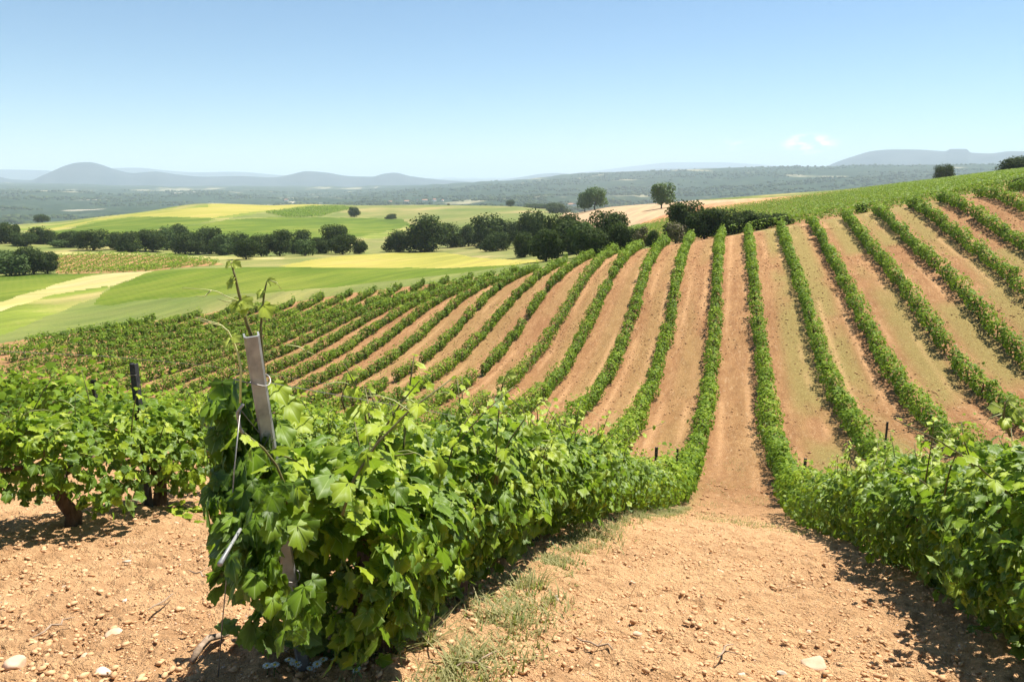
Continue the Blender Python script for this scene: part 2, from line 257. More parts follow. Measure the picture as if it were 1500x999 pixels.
# ------------------------------------------------------------------ materials
def mat(name):
    m = bpy.data.materials.new(name); m.use_nodes = True; t = m.node_tree; t.nodes.clear()
    o = t.nodes.new('ShaderNodeOutputMaterial'); return m, t, o
def ramp(t, fac, stops, interp='LINEAR'):
    r = t.nodes.new('ShaderNodeValToRGB'); r.color_ramp.interpolation = interp
    e = r.color_ramp.elements
    while len(e) < len(stops): e.new(.5)
    for q, (p, c) in zip(e, stops): q.position = p; q.color = (*c, 1)
    t.links.new(fac, r.inputs[0]); return r.outputs[0]
def noise(t, vec, scale, detail=4, rough=.55, dist=0.):
    n = t.nodes.new('ShaderNodeTexNoise'); n.inputs['Scale'].default_value = scale; n.inputs['Detail'].default_value = detail
    n.inputs['Roughness'].default_value = rough; n.inputs['Distortion'].default_value = dist
    if vec is not None: t.links.new(vec, n.inputs['Vector'])
    return n.outputs[0]
def mapping(t, vec, scale=(1, 1, 1), rot=(0, 0, 0)):
    m = t.nodes.new('ShaderNodeMapping'); m.inputs['Scale'].default_value = scale; m.inputs['Rotation'].default_value = rot
    t.links.new(vec, m.inputs[0]); return m.outputs[0]
def coords(t): return t.nodes.new('ShaderNodeTexCoord').outputs['Object']
def mixc(t, fac, a, b, mode='MIX'):
    m = t.nodes.new('ShaderNodeMixRGB'); m.blend_type = mode
    for i, q in ((0, fac), (1, a), (2, b)):
        if isinstance(q, (int, float)): m.inputs[i].default_value = q
        elif isinstance(q, tuple): m.inputs[i].default_value = (*q, 1)
        else: t.links.new(q, m.inputs[i])
    return m.outputs[0]
def maprange(t, v, a, b, c=0., d=1.):
    m = t.nodes.new('ShaderNodeMapRange'); t.links.new(v, m.inputs[0])
    for i, q in enumerate((a, b, c, d)): m.inputs[i+1].default_value = q
    return m.outputs[0]
def attr(t, name):
    a = t.nodes.new('ShaderNodeAttribute'); a.attribute_name = name; return a.outputs['Fac']
def bsdf(t, o, col, rough=.9, bump=None, bs=.3, bd=.02, spec=.3, metal=0.):
    p = t.nodes.new('ShaderNodeBsdfPrincipled')
    if isinstance(col, tuple): p.inputs['Base Color'].default_value = (*col, 1)
    else: t.links.new(col, p.inputs['Base Color'])
    p.inputs['Roughness'].default_value = rough; p.inputs['Specular IOR Level'].default_value = spec
    p.inputs['Metallic'].default_value = metal
    if bump is not None:
        b = t.nodes.new('ShaderNodeBump'); b.inputs['Strength'].default_value = bs; b.inputs['Distance'].default_value = bd
        t.links.new(bump, b.inputs['Height']); t.links.new(b.outputs[0], p.inputs['Normal'])
    t.links.new(p.outputs[0], o.inputs[0]); return p

def soil_material():
    m, t, o = mat('vineyard_soil'); c = coords(t)
    fine = noise(t, c, 34, 5, .65); mid = noise(t, c, 5.5, 5, .6); big = noise(t, mapping(t, c, (1, .25, 1)), .55, 4)
    col = ramp(t, fine, [(.28, (.27, .120, .045)), (.5, (.44, .240, .098)), (.70, (.62, .385, .185))])
    red = ramp(t, mid, [(.3, (.27, .115, .045)), (.62, (.50, .295, .14))])
    col = mixc(t, .45, col, red)
    col = mixc(t, maprange(t, big, .35, .65, 0, .55), col, (.30, .135, .055))
    st = noise(t, mapping(t, c, (1, .16, 1)), 2.6, 6, .7)
    col = mixc(t, maprange(t, st, .42, .64, 0, .62), col, (.24, .11, .045))
    st2 = noise(t, mapping(t, c, (1, .2, 1)), 7, 5, .7)
    col = mixc(t, maprange(t, st2, .55, .72, 0, .5), col, (.66, .45, .26))
    veg = attr(t, 'veg')
    vn = noise(t, c, 9, 5, .7)
    olive = ramp(t, vn, [(.3, (.17, .145, .035)), (.55, (.33, .26, .085)), (.8, (.46, .35, .15))])
    vf = t.nodes.new('ShaderNodeMath'); vf.operation = 'MULTIPLY'; vf.use_clamp = True
    t.links.new(veg, vf.inputs[0]); t.links.new(maprange(t, vn, .3, .6, .55, 1.1), vf.inputs[1])
    col = mixc(t, vf.outputs[0], col, olive)
    trk = attr(t, 'track')
    tf = t.nodes.new('ShaderNodeMath'); tf.operation = 'MULTIPLY'; tf.use_clamp = True; t.links.new(trk, tf.inputs[0]); t.links.new(maprange(t, noise(t, c, 6, 5, .7), .35, .6, .45, 1.2), tf.inputs[1])
    col = mixc(t, tf.outputs[0], col, (.80, .475, .235))
    chips = t.nodes.new('ShaderNodeTexVoronoi'); chips.inputs['Scale'].default_value = 26; t.links.new(c, chips.inputs['Vector'])
    cm = maprange(t, chips.outputs['Distance'], .10, .16, 1, 0)
    cn = maprange(t, noise(t, c, 3, 3), .5, .62)
    mm = t.nodes.new('ShaderNodeMath'); mm.operation = 'MULTIPLY'; t.links.new(cm, mm.inputs[0]); t.links.new(cn, mm.inputs[1])
    col = mixc(t, mm.outputs[0], col, (.70, .56, .42))
    hh = t.nodes.new('ShaderNodeMath'); hh.operation = 'ADD'; t.links.new(fine, hh.inputs[0]); t.links.new(noise(t, c, 11, 5, .7), hh.inputs[1])
    bsdf(t, o, col, .95, hh.outputs[0], 1., .085, .12)
    return m
def field_material(name, stops, scale=.08, stretch=(1, .3, 1), rot=0., speck=None, stripe=None, bump=.2):
    m, t, o = mat(name); c = coords(t)
    n1 = noise(t, mapping(t, c, stretch, (0, 0, rot)), scale, 6, .6)
    n2 = noise(t, c, 2.5, 4, .7)
    mx = t.nodes.new('ShaderNodeMath'); mx.operation = 'MULTIPLY_ADD'; t.links.new(n2, mx.inputs[0]); mx.inputs[1].default_value = .25
    sb = t.nodes.new('ShaderNodeMath'); sb.operation = 'SUBTRACT'; t.links.new(n1, sb.inputs[0]); sb.inputs[1].default_value = .125
    t.links.new(sb.outputs[0], mx.inputs[2])
    col = ramp(t, mx.outputs[0], stops)
    n4 = noise(t, mapping(t, c, (1, .035, 1), (0, 0, rot)), .45, 5, .65)
    col = mixc(t, .55, col, ramp(t, n4, [(.3, (.32, .32, .32)), (.5, (.5, .5, .5)), (.7, (.72, .70, .60))]), 'OVERLAY')
    if stripe:
        w = t.nodes.new('ShaderNodeTexWave'); w.inputs['Scale'].default_value = stripe[0]; w.inputs['Distortion'].default_value = 1.5
        w.inputs['Detail'].default_value = 2
        t.links.new(mapping(t, c, (1, 1, 1), (0, 0, stripe[1])), w.inputs['Vector'])
        col = mixc(t, maprange(t, w.outputs['Fac'], .2, .8, 0, stripe[3]), col, stripe[2])
    bsdf(t, o, col, .95, n2, bump, .3, .1)
    return m
def plain_material():
    m, t, o = mat('scrub_plain'); c = coords(t)
    n1 = noise(t, mapping(t, c, (1, .6, 1)), .0022, 8, .62); n2 = noise(t, c, .02, 6, .7)
    col = ramp(t, n2, [(.36, (.010, .022, .010)), (.54, (.024, .044, .020)), (.70, (.07, .09, .04))])
    pale = ramp(t, n2, [(.3, (.10, .12, .05)), (.6, (.34, .29, .18))])
    col = mixc(t, maprange(t, n1, .585, .64), col, pale)
    n3 = noise(t, mapping(t, c, (1, .35, 1)), .005, 6, .6, 1.)
    col = mixc(t, maprange(t, n3, .66, .69, 0, .9), col, (.42, .36, .26))
    bsdf(t, o, col, 1., n2, .6, 6., .05)
    return m
def leaf_material(name, dark, mid, light, trans=.35, rough=.42, veins=False, under=(.18, .27, .10), young=(.42, .48, .08), spec=.35):
    m, t, o = mat(name)
    r = attr(t, 'rnd')
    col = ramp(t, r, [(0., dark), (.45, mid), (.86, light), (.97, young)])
    c = coords(t)
    col = mixc(t, maprange(t, noise(t, c, 1.6, 3), .35, .7, 0, .35), col, mid)
    if veins:
        uvn = t.nodes.new('ShaderNodeUVMap'); sep = t.nodes.new('ShaderNodeSeparateXYZ'); t.links.new(uvn.outputs[0], sep.inputs[0])
        at2 = t.nodes.new('ShaderNodeMath'); at2.operation = 'ARCTAN2'
        sx = t.nodes.new('ShaderNodeMath'); sx.operation = 'SUBTRACT'; sx.inputs[1].default_value = .5; t.links.new(sep.outputs[0], sx.inputs[0])
        sy = t.nodes.new('ShaderNodeMath'); sy.operation = 'SUBTRACT'; sy.inputs[1].default_value = .12; t.links.new(sep.outputs[1], sy.inputs[0])
        t.links.new(sx.outputs[0], at2.inputs[0]); t.links.new(sy.outputs[0], at2.inputs[1])
        ml = t.nodes.new('ShaderNodeMath'); ml.operation = 'MULTIPLY'; ml.inputs[1].default_value = 2*PI/.82; t.links.new(at2.outputs[0], ml.inputs[0])
        cs = t.nodes.new('ShaderNodeMath'); cs.operation = 'COSINE'; t.links.new(ml.outputs[0], cs.inputs[0])
        vm = maprange(t, cs.outputs[0], .965, .995, 0, .45)
        col = mixc(t, vm, col, (.40, .48, .18))
    g = t.nodes.new('ShaderNodeNewGeometry')
    colb = mixc(t, .6, col, under)
    cc = mixc(t, g.outputs['Backfacing'], col, colb)
    p = t.nodes.new('ShaderNodeBsdfPrincipled'); t.links.new(cc, p.inputs['Base Color'])
    p.inputs['Roughness'].default_value = rough; p.inputs['Specular IOR Level'].default_value = spec
    tr = t.nodes.new('ShaderNodeBsdfTranslucent')
    tc = mixc(t, .5, col, (.30, .50, .03)); 
    t.links.new(tc, tr.inputs[0])
    mx = t.nodes.new('ShaderNodeMixShader'); mx.inputs[0].default_value = trans
    t.links.new(p.outputs[0], mx.inputs[1]); t.links.new(tr.outputs[0], mx.inputs[2]); t.links.new(mx.outputs[0], o.inputs[0])
    return m
def simple(name, a, b, scale=20, rough=.8, bs=.4, bd=.01, metal=0., stretch=(1, 1, 1), spec=.3):
    m, t, o = mat(name); c = coords(t); n = noise(t, mapping(t, c, stretch), scale, 5, .6)
    col = ramp(t, n, [(.3, a), (.7, b)]); bsdf(t, o, col, rough, n, bs, bd, spec, metal); return m

M = {}
M['soil'] = soil_material()
M['leaf'] = leaf_material('vine_leaf', (.034, .072, .005), (.125, .210, .009), (.36, .43, .020), .36, .52, True)
M['rowleaf'] = leaf_material('vine_row_leaf', (.040, .085, .005), (.125, .205, .009), (.30, .38, .020), .28, .6, young=(.30, .34, .06), spec=.15)
M['shoot'] = simple('vine_shoot', (.10, .075, .03), (.16, .17, .05), 30, .6)
M['tendril'] = simple('vine_tendril', (.42, .46, .16), (.55, .55, .25), 30, .5)
M['bark'] = simple('vine_bark', (.055, .032, .018), (.17, .11, .07), 45, .95, .9, .01, stretch=(1, 1, .25))
M['treebark'] = simple('tree_bark', (.06, .045, .03), (.14, .11, .08), 6, .95)
M['oak'] = leaf_material('oak_leaf', (.016, .029, .009), (.030, .048, .013), (.060, .082, .022), .10, .9, under=(.03, .04, .015), young=(.07, .09, .025), spec=.08)
M['olive'] = leaf_material('bush_leaf', (.030, .055, .018), (.060, .095, .028), (.10, .14, .045), .10, .9, under=(.045, .065, .02), young=(.10, .12, .03), spec=.08)
M['green_tree'] = leaf_material('tree_leaf', (.028, .060, .012), (.055, .105, .018), (.095, .16, .03), .2, .6, under=(.07, .10, .04), young=(.13, .19, .04))
M['brown'] = leaf_material('brown_bush_leaf', (.06, .05, .02), (.11, .085, .035), (.16, .13, .05), .1, .7, under=(.12, .1, .05), young=(.2, .16, .07))
M['grass'] = leaf_material('dry_grass', (.16, .16, .05), (.26, .25, .08), (.42, .37, .16), .3, .7, under=(.3, .28, .12), young=(.55, .48, .26))
M['weed'] = leaf_material('weed_leaf', (.08, .17, .03), (.14, .27, .05), (.22, .36, .07), .35, .5)
M['steel'] = simple('galvanised_steel', (.17, .17, .165), (.46, .46, .44), 9, .5, .25, .004, .35)
M['wire'] = simple('steel_wire', (.22, .20, .18), (.40, .38, .35), 60, .5, .1, .001, .5)
M['post'] = simple('dark_post', (.022, .024, .026), (.07, .07, .07), 25, .7, .3, .004, .3)
M['stone'] = simple('field_stone', (.48, .31, .19), (.68, .48, .34), 9, .9, .6, .01)
M['crumb'] = simple('soil_crumbs', (.42, .22, .10), (.70, .44, .24), 14, .95, .7, .01)
M['clod'] = simple('red_clods', (.26, .12, .05), (.52, .31, .15), 3, .95, .7, .01)
M['palestone'] = simple('pale_stone', (.46, .38, .29), (.62, .54, .44), 9, .9, .5, .01)
M['stick'] = simple('dead_wood', (.20, .13, .08), (.40, .30, .21), 30, .9, .6, .005, stretch=(.3, 1, 1))
M['petal'] = simple('white_petal', (.78, .78, .75), (.85, .85, .82), 40, .6)
M['pistil'] = simple('flower_centre', (.65, .45, .05), (.75, .55, .08), 60, .7)
M['plaster'] = simple('house_plaster', (.62, .58, .50), (.75, .71, .64), 1, .9)
M['tile'] = simple('roof_tile', (.34, .16, .09), (.44, .22, .13), 1, .9)
M['mountain'] = simple('mountain_scrub_haze_blue', (.020, .038, .050), (.06, .075, .08), .0035, 1., .5, 20.)  # scrub tone with the blue of distant haze mixed into the base colour

# ------------------------------------------------------------------ the ground sheet
view_az = -YAW
az = np.concatenate([np.arange(-62, 62.01, .13)]); rest = np.arange(65, 296, 3.)
AZ = np.radians(np.concatenate([az, rest, [298]]))+view_az
ncol = len(AZ)
D1 = np.exp(np.arange(math.log(.5), math.log(130), .0068)); D2 = np.exp(np.arange(math.log(130.5), math.log(45000), .0135))
DD = np.concatenate([D1, D2]); nr = len(DD)
AA, RR = np.meshgrid(AZ, DD, indexing='ij')
GX = RR*np.sin(AA); GY = RR*np.cos(AA)
GZ = h_ground(GX, GY)
near = 1-sm((RR-14)/30)
tl, lane = lateral(GX, GY)
clod = (fbm(GX*3.2, GY*3.2, 5, 11)-.5)
inrow = np.exp(-((np.minimum(tl, 1-tl))/.13)**2)
near2 = 1-sm((RR-35)/55)
GZ = GZ+near2*clod*.085+near*(clod*0+(fbm(GX*12, GY*12, 4, 4)-.5)*.085)+near*inrow*.05
invine = (GY < np.interp(GX, [-66.6, -66.1, -65.5, -63.3, -57.9, -51.2, -46.7, -40.3, -33, -25, 60], [40, 63.2, 70, 76, 81, 84.4, 87.2, 89, 90, 90, 88.8])) & (GX > -66.8) & (RR < 112)
vegn = fbm(GX*.22, GY*.09, 4, 21); lh = hash2(lane, lane*0, 3)
side = np.where(lh > .35, .68, .35)
veg = np.exp(-((tl-side)/.30)**4)*sm((vegn-.30)/.2)*(.30+.6*(lane > 0.5))*sm((RR-14)/14)
veg = veg*np.where(lane == 0, .45, 1)
trk = (np.exp(-((tl-.3)/.055)**2)+np.exp(-((tl-.72)/.055)**2))*.38*sm((fbm(GX*.3, GY*.12, 3, 8)-.44)/.22)*sm((RR-10)/20)
# dry grass at the foot of the left hedge
strip = np.exp(-((GX-(row_x(-1, GY)+.30))/.2)**2)*sm((GY-1.5)/1.)*(1-sm((GY-20)/8))
veg = np.clip(np.maximum(veg, strip*.55), 0, 1)

# field shapes, drawn on the land
def poly_xy(pts, dmin=60): return np.array([raycast(u, v, dmin) for u, v in pts])
def inside(P, x, y):
    r = np.zeros(x.shape, bool); n = len(P)
    x0, x1, y0, y1 = P[:, 0].min(), P[:, 0].max(), P[:, 1].min(), P[:, 1].max()
    sel = (x >= x0) & (x <= x1) & (y >= y0) & (y <= y1)
    xs, ys = x[sel], y[sel]; c = np.zeros(xs.shape, bool)
    for i in range(n):
        xa, ya = P[i]; xb, yb = P[(i+1) % n]
        if ya == yb: continue
        c ^= ((ya > ys) != (yb > ys)) & (xs < (xb-xa)*(ys-ya)/(yb-ya)+xa)
    r[sel] = c; return r
FIELDS = [
 ('stubble', [(20,334),(60,328),(100,326),(150,318),(200,311),(260,305),(340,299.5),(420,300),(470,302),(440,307),(400,309),(330,322),(300,326),(250,330),(180,340),(100,342),(40,344)], 300),
 ('wheat_field', [(90,331),(130,324),(180,316),(240,309),(300,304),(350,299.2),(400,299.5),(470,301.5),(430,306),(380,310),(330,317),(310,320),(250,318.5),(190,318),(130,326),(80,337),(50,340)], 300),
 ('green_field', [(70,341),(120,331),(160,323),(190,318.5),(250,319),(316,321),(290,328),(240,335),(190,341),(145,345),(100,352),(80,352)], 300),
 ('green_field', [(140,349),(190,342),(250,335),(330,323),(400,319),(470,319),(540,320),(588,321),(602,330),(560,340),(535,346),(480,352),(420,358),(300,364),(170,364)], 262),
 ('stubble', [(530,345),(560,341),(600,331),(622,328),(635,330),(600,337),(570,345),(555,350),(530,350)], 262),
 ('olive_field', [(535,352),(555,350),(570,346),(640,330),(700,330),(700,370),(540,372),(538,358)], 232),
 ('plateau', [(430,307),(480,300.5),(560,300.5),(640,301.5),(700,302.5),(760,303),(822,304),(832,306),(818,312),(815,340),(760,352),(700,352),(640,345),(620,328),(602,331),(588,321),(540,318.5),(480,318),(500,309),(470,304)], 300),
 ('bare_field', [(818,322),(826,310),(834,303.5),(900,301),(960,297.5),(1030,294),(1110,291),(1250,281),(1310,275),(1390,268.5),(1420,262),(1375,263.5),(1250,277),(1180,286),(1100,296),(1010,303),(975,316),(950,326),(905,335),(850,336),(820,333)], 150),
 ('red_field', [(935,329),(975,315),(1010,303),(1110,291.5),(1250,279),(1390,266),(1420,262),(1360,270),(1250,284),(1120,300),(1050,309),(965,327)], 150),
 ('wheat_field', [(405,391),(430,386),(460,381),(500,375.5),(560,371.5),(610,370.5),(650,371),(690,377),(740,380.5),(800,379),(800,384),(750,388.5),(700,391),(600,392.5),(500,392.5),(430,392.5)], 110),
 ('green_field', [(138,447),(146,433),(165,421),(195,409),(232,396),(300,393),(400,392),(500,392.5),(600,392.5),(700,391),(750,388.5),(800,384),(830,378),(760,388),(700,397),(650,403),(600,409),(560,413),(500,420),(440,426),(380,430),(300,434),(240,437.5),(200,441),(160,449)], 100),
 ('straw_field', [(-60,452),(0,443),(40,430),(80,417),(120,406),(160,401),(200,399),(228,397),(195,408),(165,420),(130,424),(80,432),(40,444),(0,456),(-60,470)], 95),
 ('stubble', [(-60,470),(0,456),(40,444),(80,432),(130,424),(160,420),(146,433),(140,438),(105,448),(75,462),(40,476),(0,492),(-60,505)], 85),
 ('green_field', [(-200,420),(0,404),(60,402),(120,401.5),(150,401),(120,406),(80,417),(40,430),(0,443),(-60,452),(-200,480)], 110),
 ('straw_field', [(60,370),(120,371),(200,372),(300,376),(420,378),(410,382),(300,381),(200,375),(60,374)], 200),
 ('olive_field', [(640,369),(700,362),(760,362),(830,372),(830,380),(790,381),(740,380.5),(690,377),(655,371.5)], 110),
]
names = ['ground', 'grassland', 'plain']
cls = np.where(RR > 1050, 2, np.where(invine, 0, 1)).astype(np.int32)
cls = np.where((~invine) & (RR < 50), 0, cls)
kinds = {}
JX = (fbm(GX*.12, GY*.12, 3, 51)-.5)*.010*RR; JY = (fbm(GX*.12, GY*.12, 3, 52)-.5)*.014*RR
far_ok = (RR > 80) & (RR < 1400) & (~invine)
for nm, pts, dmin in FIELDS:
    P = poly_xy(pts, dmin)
    i = kinds.setdefault(nm, 3+len(kinds))
    mk = inside(P, GX+JX, GY+JY) & far_ok
    cls[mk] = i
# headland strip round the vineyard
hd = (~invine) & (GY < 90.5) & (GX > -20) & (RR < 125) & (cls == 1)
cls[hd] = 0
# neighbouring vineyard on the right beyond the crest
NV = poly_xy([(900,346),(965,327),(1050,309),(1120,300),(1250,284),(1360,270),(1420,262)], 110)
NVP = np.vstack([NV, [at(1500, 235, 260), at(1650, 230, 255), at(1800, 150), (62, 97), (40, 96.5), (20, 97), (8, 99), (-2, 106), (-8, 118)]])
cls[inside(NVP, GX, GY) & (GY > 95)] = 0
SVP = poly_xy([(80,401),(78,378),(110,374),(180,374),(260,377),(300,382),(330,388),(260,393),(225,397),(160,400)], 120)
cls[inside(SVP, GX, GY) & far_ok] = 0
FVP = poly_xy([(388,312),(430,306),(460,303),(500,303),(520,306),(490,312),(470,318),(420,319)], 300)

FM = {
 'ground': M['soil'],
 'grassland': field_material('grassland', [(.3, (.10, .135, .03)), (.5, (.17, .185, .05)), (.7, (.32, .26, .10))], .05),
 'plain': plain_material(),
 'stubble': field_material('stubble', [(.3, (.10, .145, .018)), (.5, (.165, .20, .030)), (.7, (.34, .27, .11))], .06),
 'wheat_field': field_material('ripening_wheat', [(.3, (.17, .18, .032)), (.5, (.27, .25, .05)), (.7, (.36, .28, .08))], .05, (1, .25, 1), .5, stripe=(.45, .9, (.42, .37, .07), .25)),
 'green_field': field_material('green_cereal', [(.3, (.052, .088, .005)), (.5, (.085, .130, .009)), (.74, (.19, .205, .030))], .045, (1, .35, 1), 1.2, stripe=(.30, 2.3, (.17, .19, .030), .14)),
 'straw_field': field_material('pale_straw', [(.3, (.22, .22, .05)), (.5, (.35, .31, .11)), (.7, (.44, .36, .19))], .06, (1, .25, 1), 1.0),
 'olive_field': field_material('rough_pasture', [(.3, (.12, .14, .035)), (.5, (.19, .19, .06)), (.7, (.34, .26, .11))], .07),
 'plateau': field_material('plateau_grass', [(.32, (.085, .125, .022)), (.5, (.15, .165, .042)), (.66, (.31, .24, .10))], .012, (1, .3, 1), 1.2),
 'bare_field': field_material('bare_tan_field', [(.3, (.36, .235, .13)), (.7, (.47, .33, .195))], .03, (1, .2, 1), 1.3),
 'red_field': field_material('ploughed_red_field', [(.3, (.36, .16, .07)), (.7, (.52, .28, .14))], .03, (1, .2, 1), 1.3),
}
idx = np.arange(ncol*nr).reshape(ncol, nr)
Vall = np.stack([GX.ravel(), GY.ravel(), GZ.ravel()], 1)
fa = idx[:-1, :-1].ravel(); fb = idx[1:, :-1].ravel(); fc = idx[1:, 1:].ravel(); fd = idx[:-1, 1:].ravel()
Fall = np.stack([fa, fb, fc, fd], 1)[:, ::-1]
fcls = cls[:-1, :-1].ravel()
inv = {v: k for k, v in kinds.items()}
vegf = veg.ravel(); trkf = np.clip(trk+.90*(1-sm((RR-10)/16))*(.55+.75*fbm(GX*.9, GY*.9, 3, 41)), 0, 1).ravel()
pretty = {'ground': ('bare orange soil of the vineyard', None)}
for ci in range(3+len(kinds)):
    nm = names[ci] if ci < 3 else inv[ci]
    sel = Fall[fcls == ci]
    if len(sel) == 0: continue
    used, F2 = np.unique(sel, return_inverse=True)
    F2 = F2.reshape(sel.shape)
    at_ = {'veg': vegf[used], 'track': trkf[used]} if ci == 0 else None
    o = mesh_obj(nm, Vall[used], F2, FM[nm], None, True, at_)
    tag(o, kind='structure')
# land under the camera
k = 40
ring = [(0.5*math.sin(a), .5*math.cos(a), 0) for a in AZ[::12]]
o = mesh_obj('ground', np.array([(x, y, float(h_ground(x, y))+.02) for x, y, _ in ring]+[(0, 0, float(h_ground(0, 0)))]),
             [(i, (i+1) % len(ring), len(ring)) for i in range(len(ring))][::1], M['soil'], None, True); tag(o, kind='structure')

# ------------------------------------------------------------------ far mountains
def mountain(pts, dist, thick, seed, base=-160, name='mountain'):
    us = np.linspace(pts[0][0], pts[-1][0], 260)
    vs = pchip([p[0] for p in pts], np.array([p[1] for p in pts], float), us)
    V = []; nrow = 26
    a, s = ray(us, vs)
    for j in range(nrow):
        q = j/(nrow-1)
        d = dist-thick*(1-q)*.9 if True else 0
        if q > .75: d = dist+(q-.75)*thick*1.5
        prof = sm(min(1, q/.75)) if q <= .75 else 1-sm((q-.75)/.25)
        top = EYE+s*dist
        n = (fbm(us*.03+seed, np.full_like(us, q*5), 4, seed)-.5)*.35*prof*(1-abs(prof-.5)*0)
        z = base+(top-base)*np.clip(prof+n*(1-prof)*1.6, 0, 1.0)
        V.append(np.stack([d*np.sin(a), d*np.cos(a), z], 1))
    V = np.concatenate(V); n = len(us)
    F = np.array([(j*n+i, j*n+i+1, (j+1)*n+i+1, (j+1)*n+i) for j in range(nrow-1) for i in range(n-1)])
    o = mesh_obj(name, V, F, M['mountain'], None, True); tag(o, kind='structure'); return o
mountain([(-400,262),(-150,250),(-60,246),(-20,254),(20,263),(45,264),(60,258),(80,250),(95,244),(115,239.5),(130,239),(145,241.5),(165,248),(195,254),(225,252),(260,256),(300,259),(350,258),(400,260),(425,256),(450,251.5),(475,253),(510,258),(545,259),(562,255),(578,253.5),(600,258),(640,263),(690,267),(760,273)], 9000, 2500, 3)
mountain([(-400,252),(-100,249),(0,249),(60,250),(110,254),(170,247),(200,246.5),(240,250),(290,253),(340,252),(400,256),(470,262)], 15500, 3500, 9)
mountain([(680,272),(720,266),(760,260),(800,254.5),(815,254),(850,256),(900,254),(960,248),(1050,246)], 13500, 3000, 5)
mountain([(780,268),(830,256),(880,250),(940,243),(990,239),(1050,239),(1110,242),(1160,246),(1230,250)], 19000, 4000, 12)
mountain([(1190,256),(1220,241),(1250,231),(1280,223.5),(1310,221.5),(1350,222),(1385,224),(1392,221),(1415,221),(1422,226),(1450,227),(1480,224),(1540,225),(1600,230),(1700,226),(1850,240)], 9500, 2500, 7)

# ------------------------------------------------------------------ leaf clouds
def _grape():
    L = []
    for i in range(15):
        th = math.radians(4+i*12.2); lobe = .47+.062*math.cos(5*th*.985)+.015*math.cos(2*th)
        r_ = lobe+(.032 if i % 2 == 0 else -.030)
        if i == 14: r_ = .20
        L.append((r_*math.sin(th), .40+r_*math.cos(th)))
    L = [(0, .40+.575)]+L
    out = L+[(-x, y) for x, y in L[:0:-1]]
    P = [(0., .05)]+[(x, y) for x, y in out]
    P = np.array(P); r = np.hypot(P[:, 0], P[:, 1]-.3)
    z = .26*np.abs(P[:, 0])-.60*r*r+.05*np.cos(np.arctan2(P[:, 0], P[:, 1]-.3)*7)*r
    z[0] = 0.02
    T = np.stack([P[:, 0], P[:, 1], z], 1)
    n = len(P)-1
    F = np.array([(0, 1+(i+1) % n, 1+i) for i in range(n)])
    return T, F
T_NEAR = _grape()
def _mid():
    P = np.array([(0, 0.02, 0), (0, .35, .03), (0, 1., -.25), (.34, .62, -.02), (.52, .48, -.12), (.42, .1, -.1), (-.42, .1, -.1), (-.52, .48, -.12), (-.34, .62, -.02)])
    F = np.array([(1, 2, 3), (1, 3, 4), (1, 4, 5), (1, 5, 0), (1, 0, 6), (1, 6, 7), (1, 7, 8), (1, 8, 2)])
    return P, F[:, ::-1]
T_MID = _mid()
T_FAR = (np.array([(0, 0, 0), (.5, .5, -.08), (0, 1., -.18), (-.5, .5, -.08)]), np.array([(0, 1, 2, 3)]))
def nrm(a): return a/np.maximum(np.linalg.norm(a, axis=1, keepdims=True), 1e-9)
def leaf_cloud(name, P, N, T, S, template, mat_, parent=None, rnd=None, curl=None, g=rng):
    Tp, Ft = template
    N = nrm(N); T = nrm(T-N*np.sum(T*N, 1, keepdims=True)); A = np.cross(T, N)
    n = len(P); k = len(Tp)
    if curl is None: curl = g.uniform(.2, 1.5, n)
    S = np.asarray(S).reshape(-1, 1, 1)
    V = P[:, None]+S*(Tp[None, :, 0:1]*A[:, None]+Tp[None, :, 1:2]*T[:, None]+Tp[None, :, 2:3]*curl[:, None, None]*N[:, None])
    F = (Ft[None]+(np.arange(n)*k)[:, None, None]).reshape(-1, Ft.shape[1])
    if rnd is None: rnd = g.beta(2, 2.6, n)
    uv = None
    if template is T_NEAR: uv = np.tile(Tp[:, :2]+[.5, .07], (n, 1))
    return mesh_obj(name, V.reshape(-1, 3), F, mat_, parent, False, {'rnd': np.repeat(rnd, k)}, uv)

def hedge_points(g, n, L0, L1, zc=.72, hw=.40, hh=.46, gap=0., sp=1.15, ph=0.):
    """points round a hedge running along local Y; returns y, x offset, z offset above ground, outward"""
    y = g.uniform(L0, L1, n)
    if gap > 0:
        c = np.cos((y-ph)/sp*2*PI)*.5+.5
        keep = g.random(n) < (1-gap)+gap*c**1.0
        y = y[keep]; n = len(y)
    ph_ = g.uniform(0, 2*PI, n)
    rr = np.where(g.random(n) < .72, g.normal(1, .13, n), g.uniform(.25, 1, n))
    bul = .70+.6*vnoise(y*1.3+7, y*0, 5)
    bulw = .8+.45*vnoise(y*1.7+31, y*0+3, 6)
    ox = np.cos(ph_)*rr*hw*bulw; oz = np.sin(ph_)*rr*hh*np.where(np.sin(ph_) > 0, bul, 1)
    out = np.stack([np.cos(ph_)/hw, g.normal(0, .5, n)*2, np.sin(ph_)/hh], 1)*.4
    return y, ox, zc+oz, out

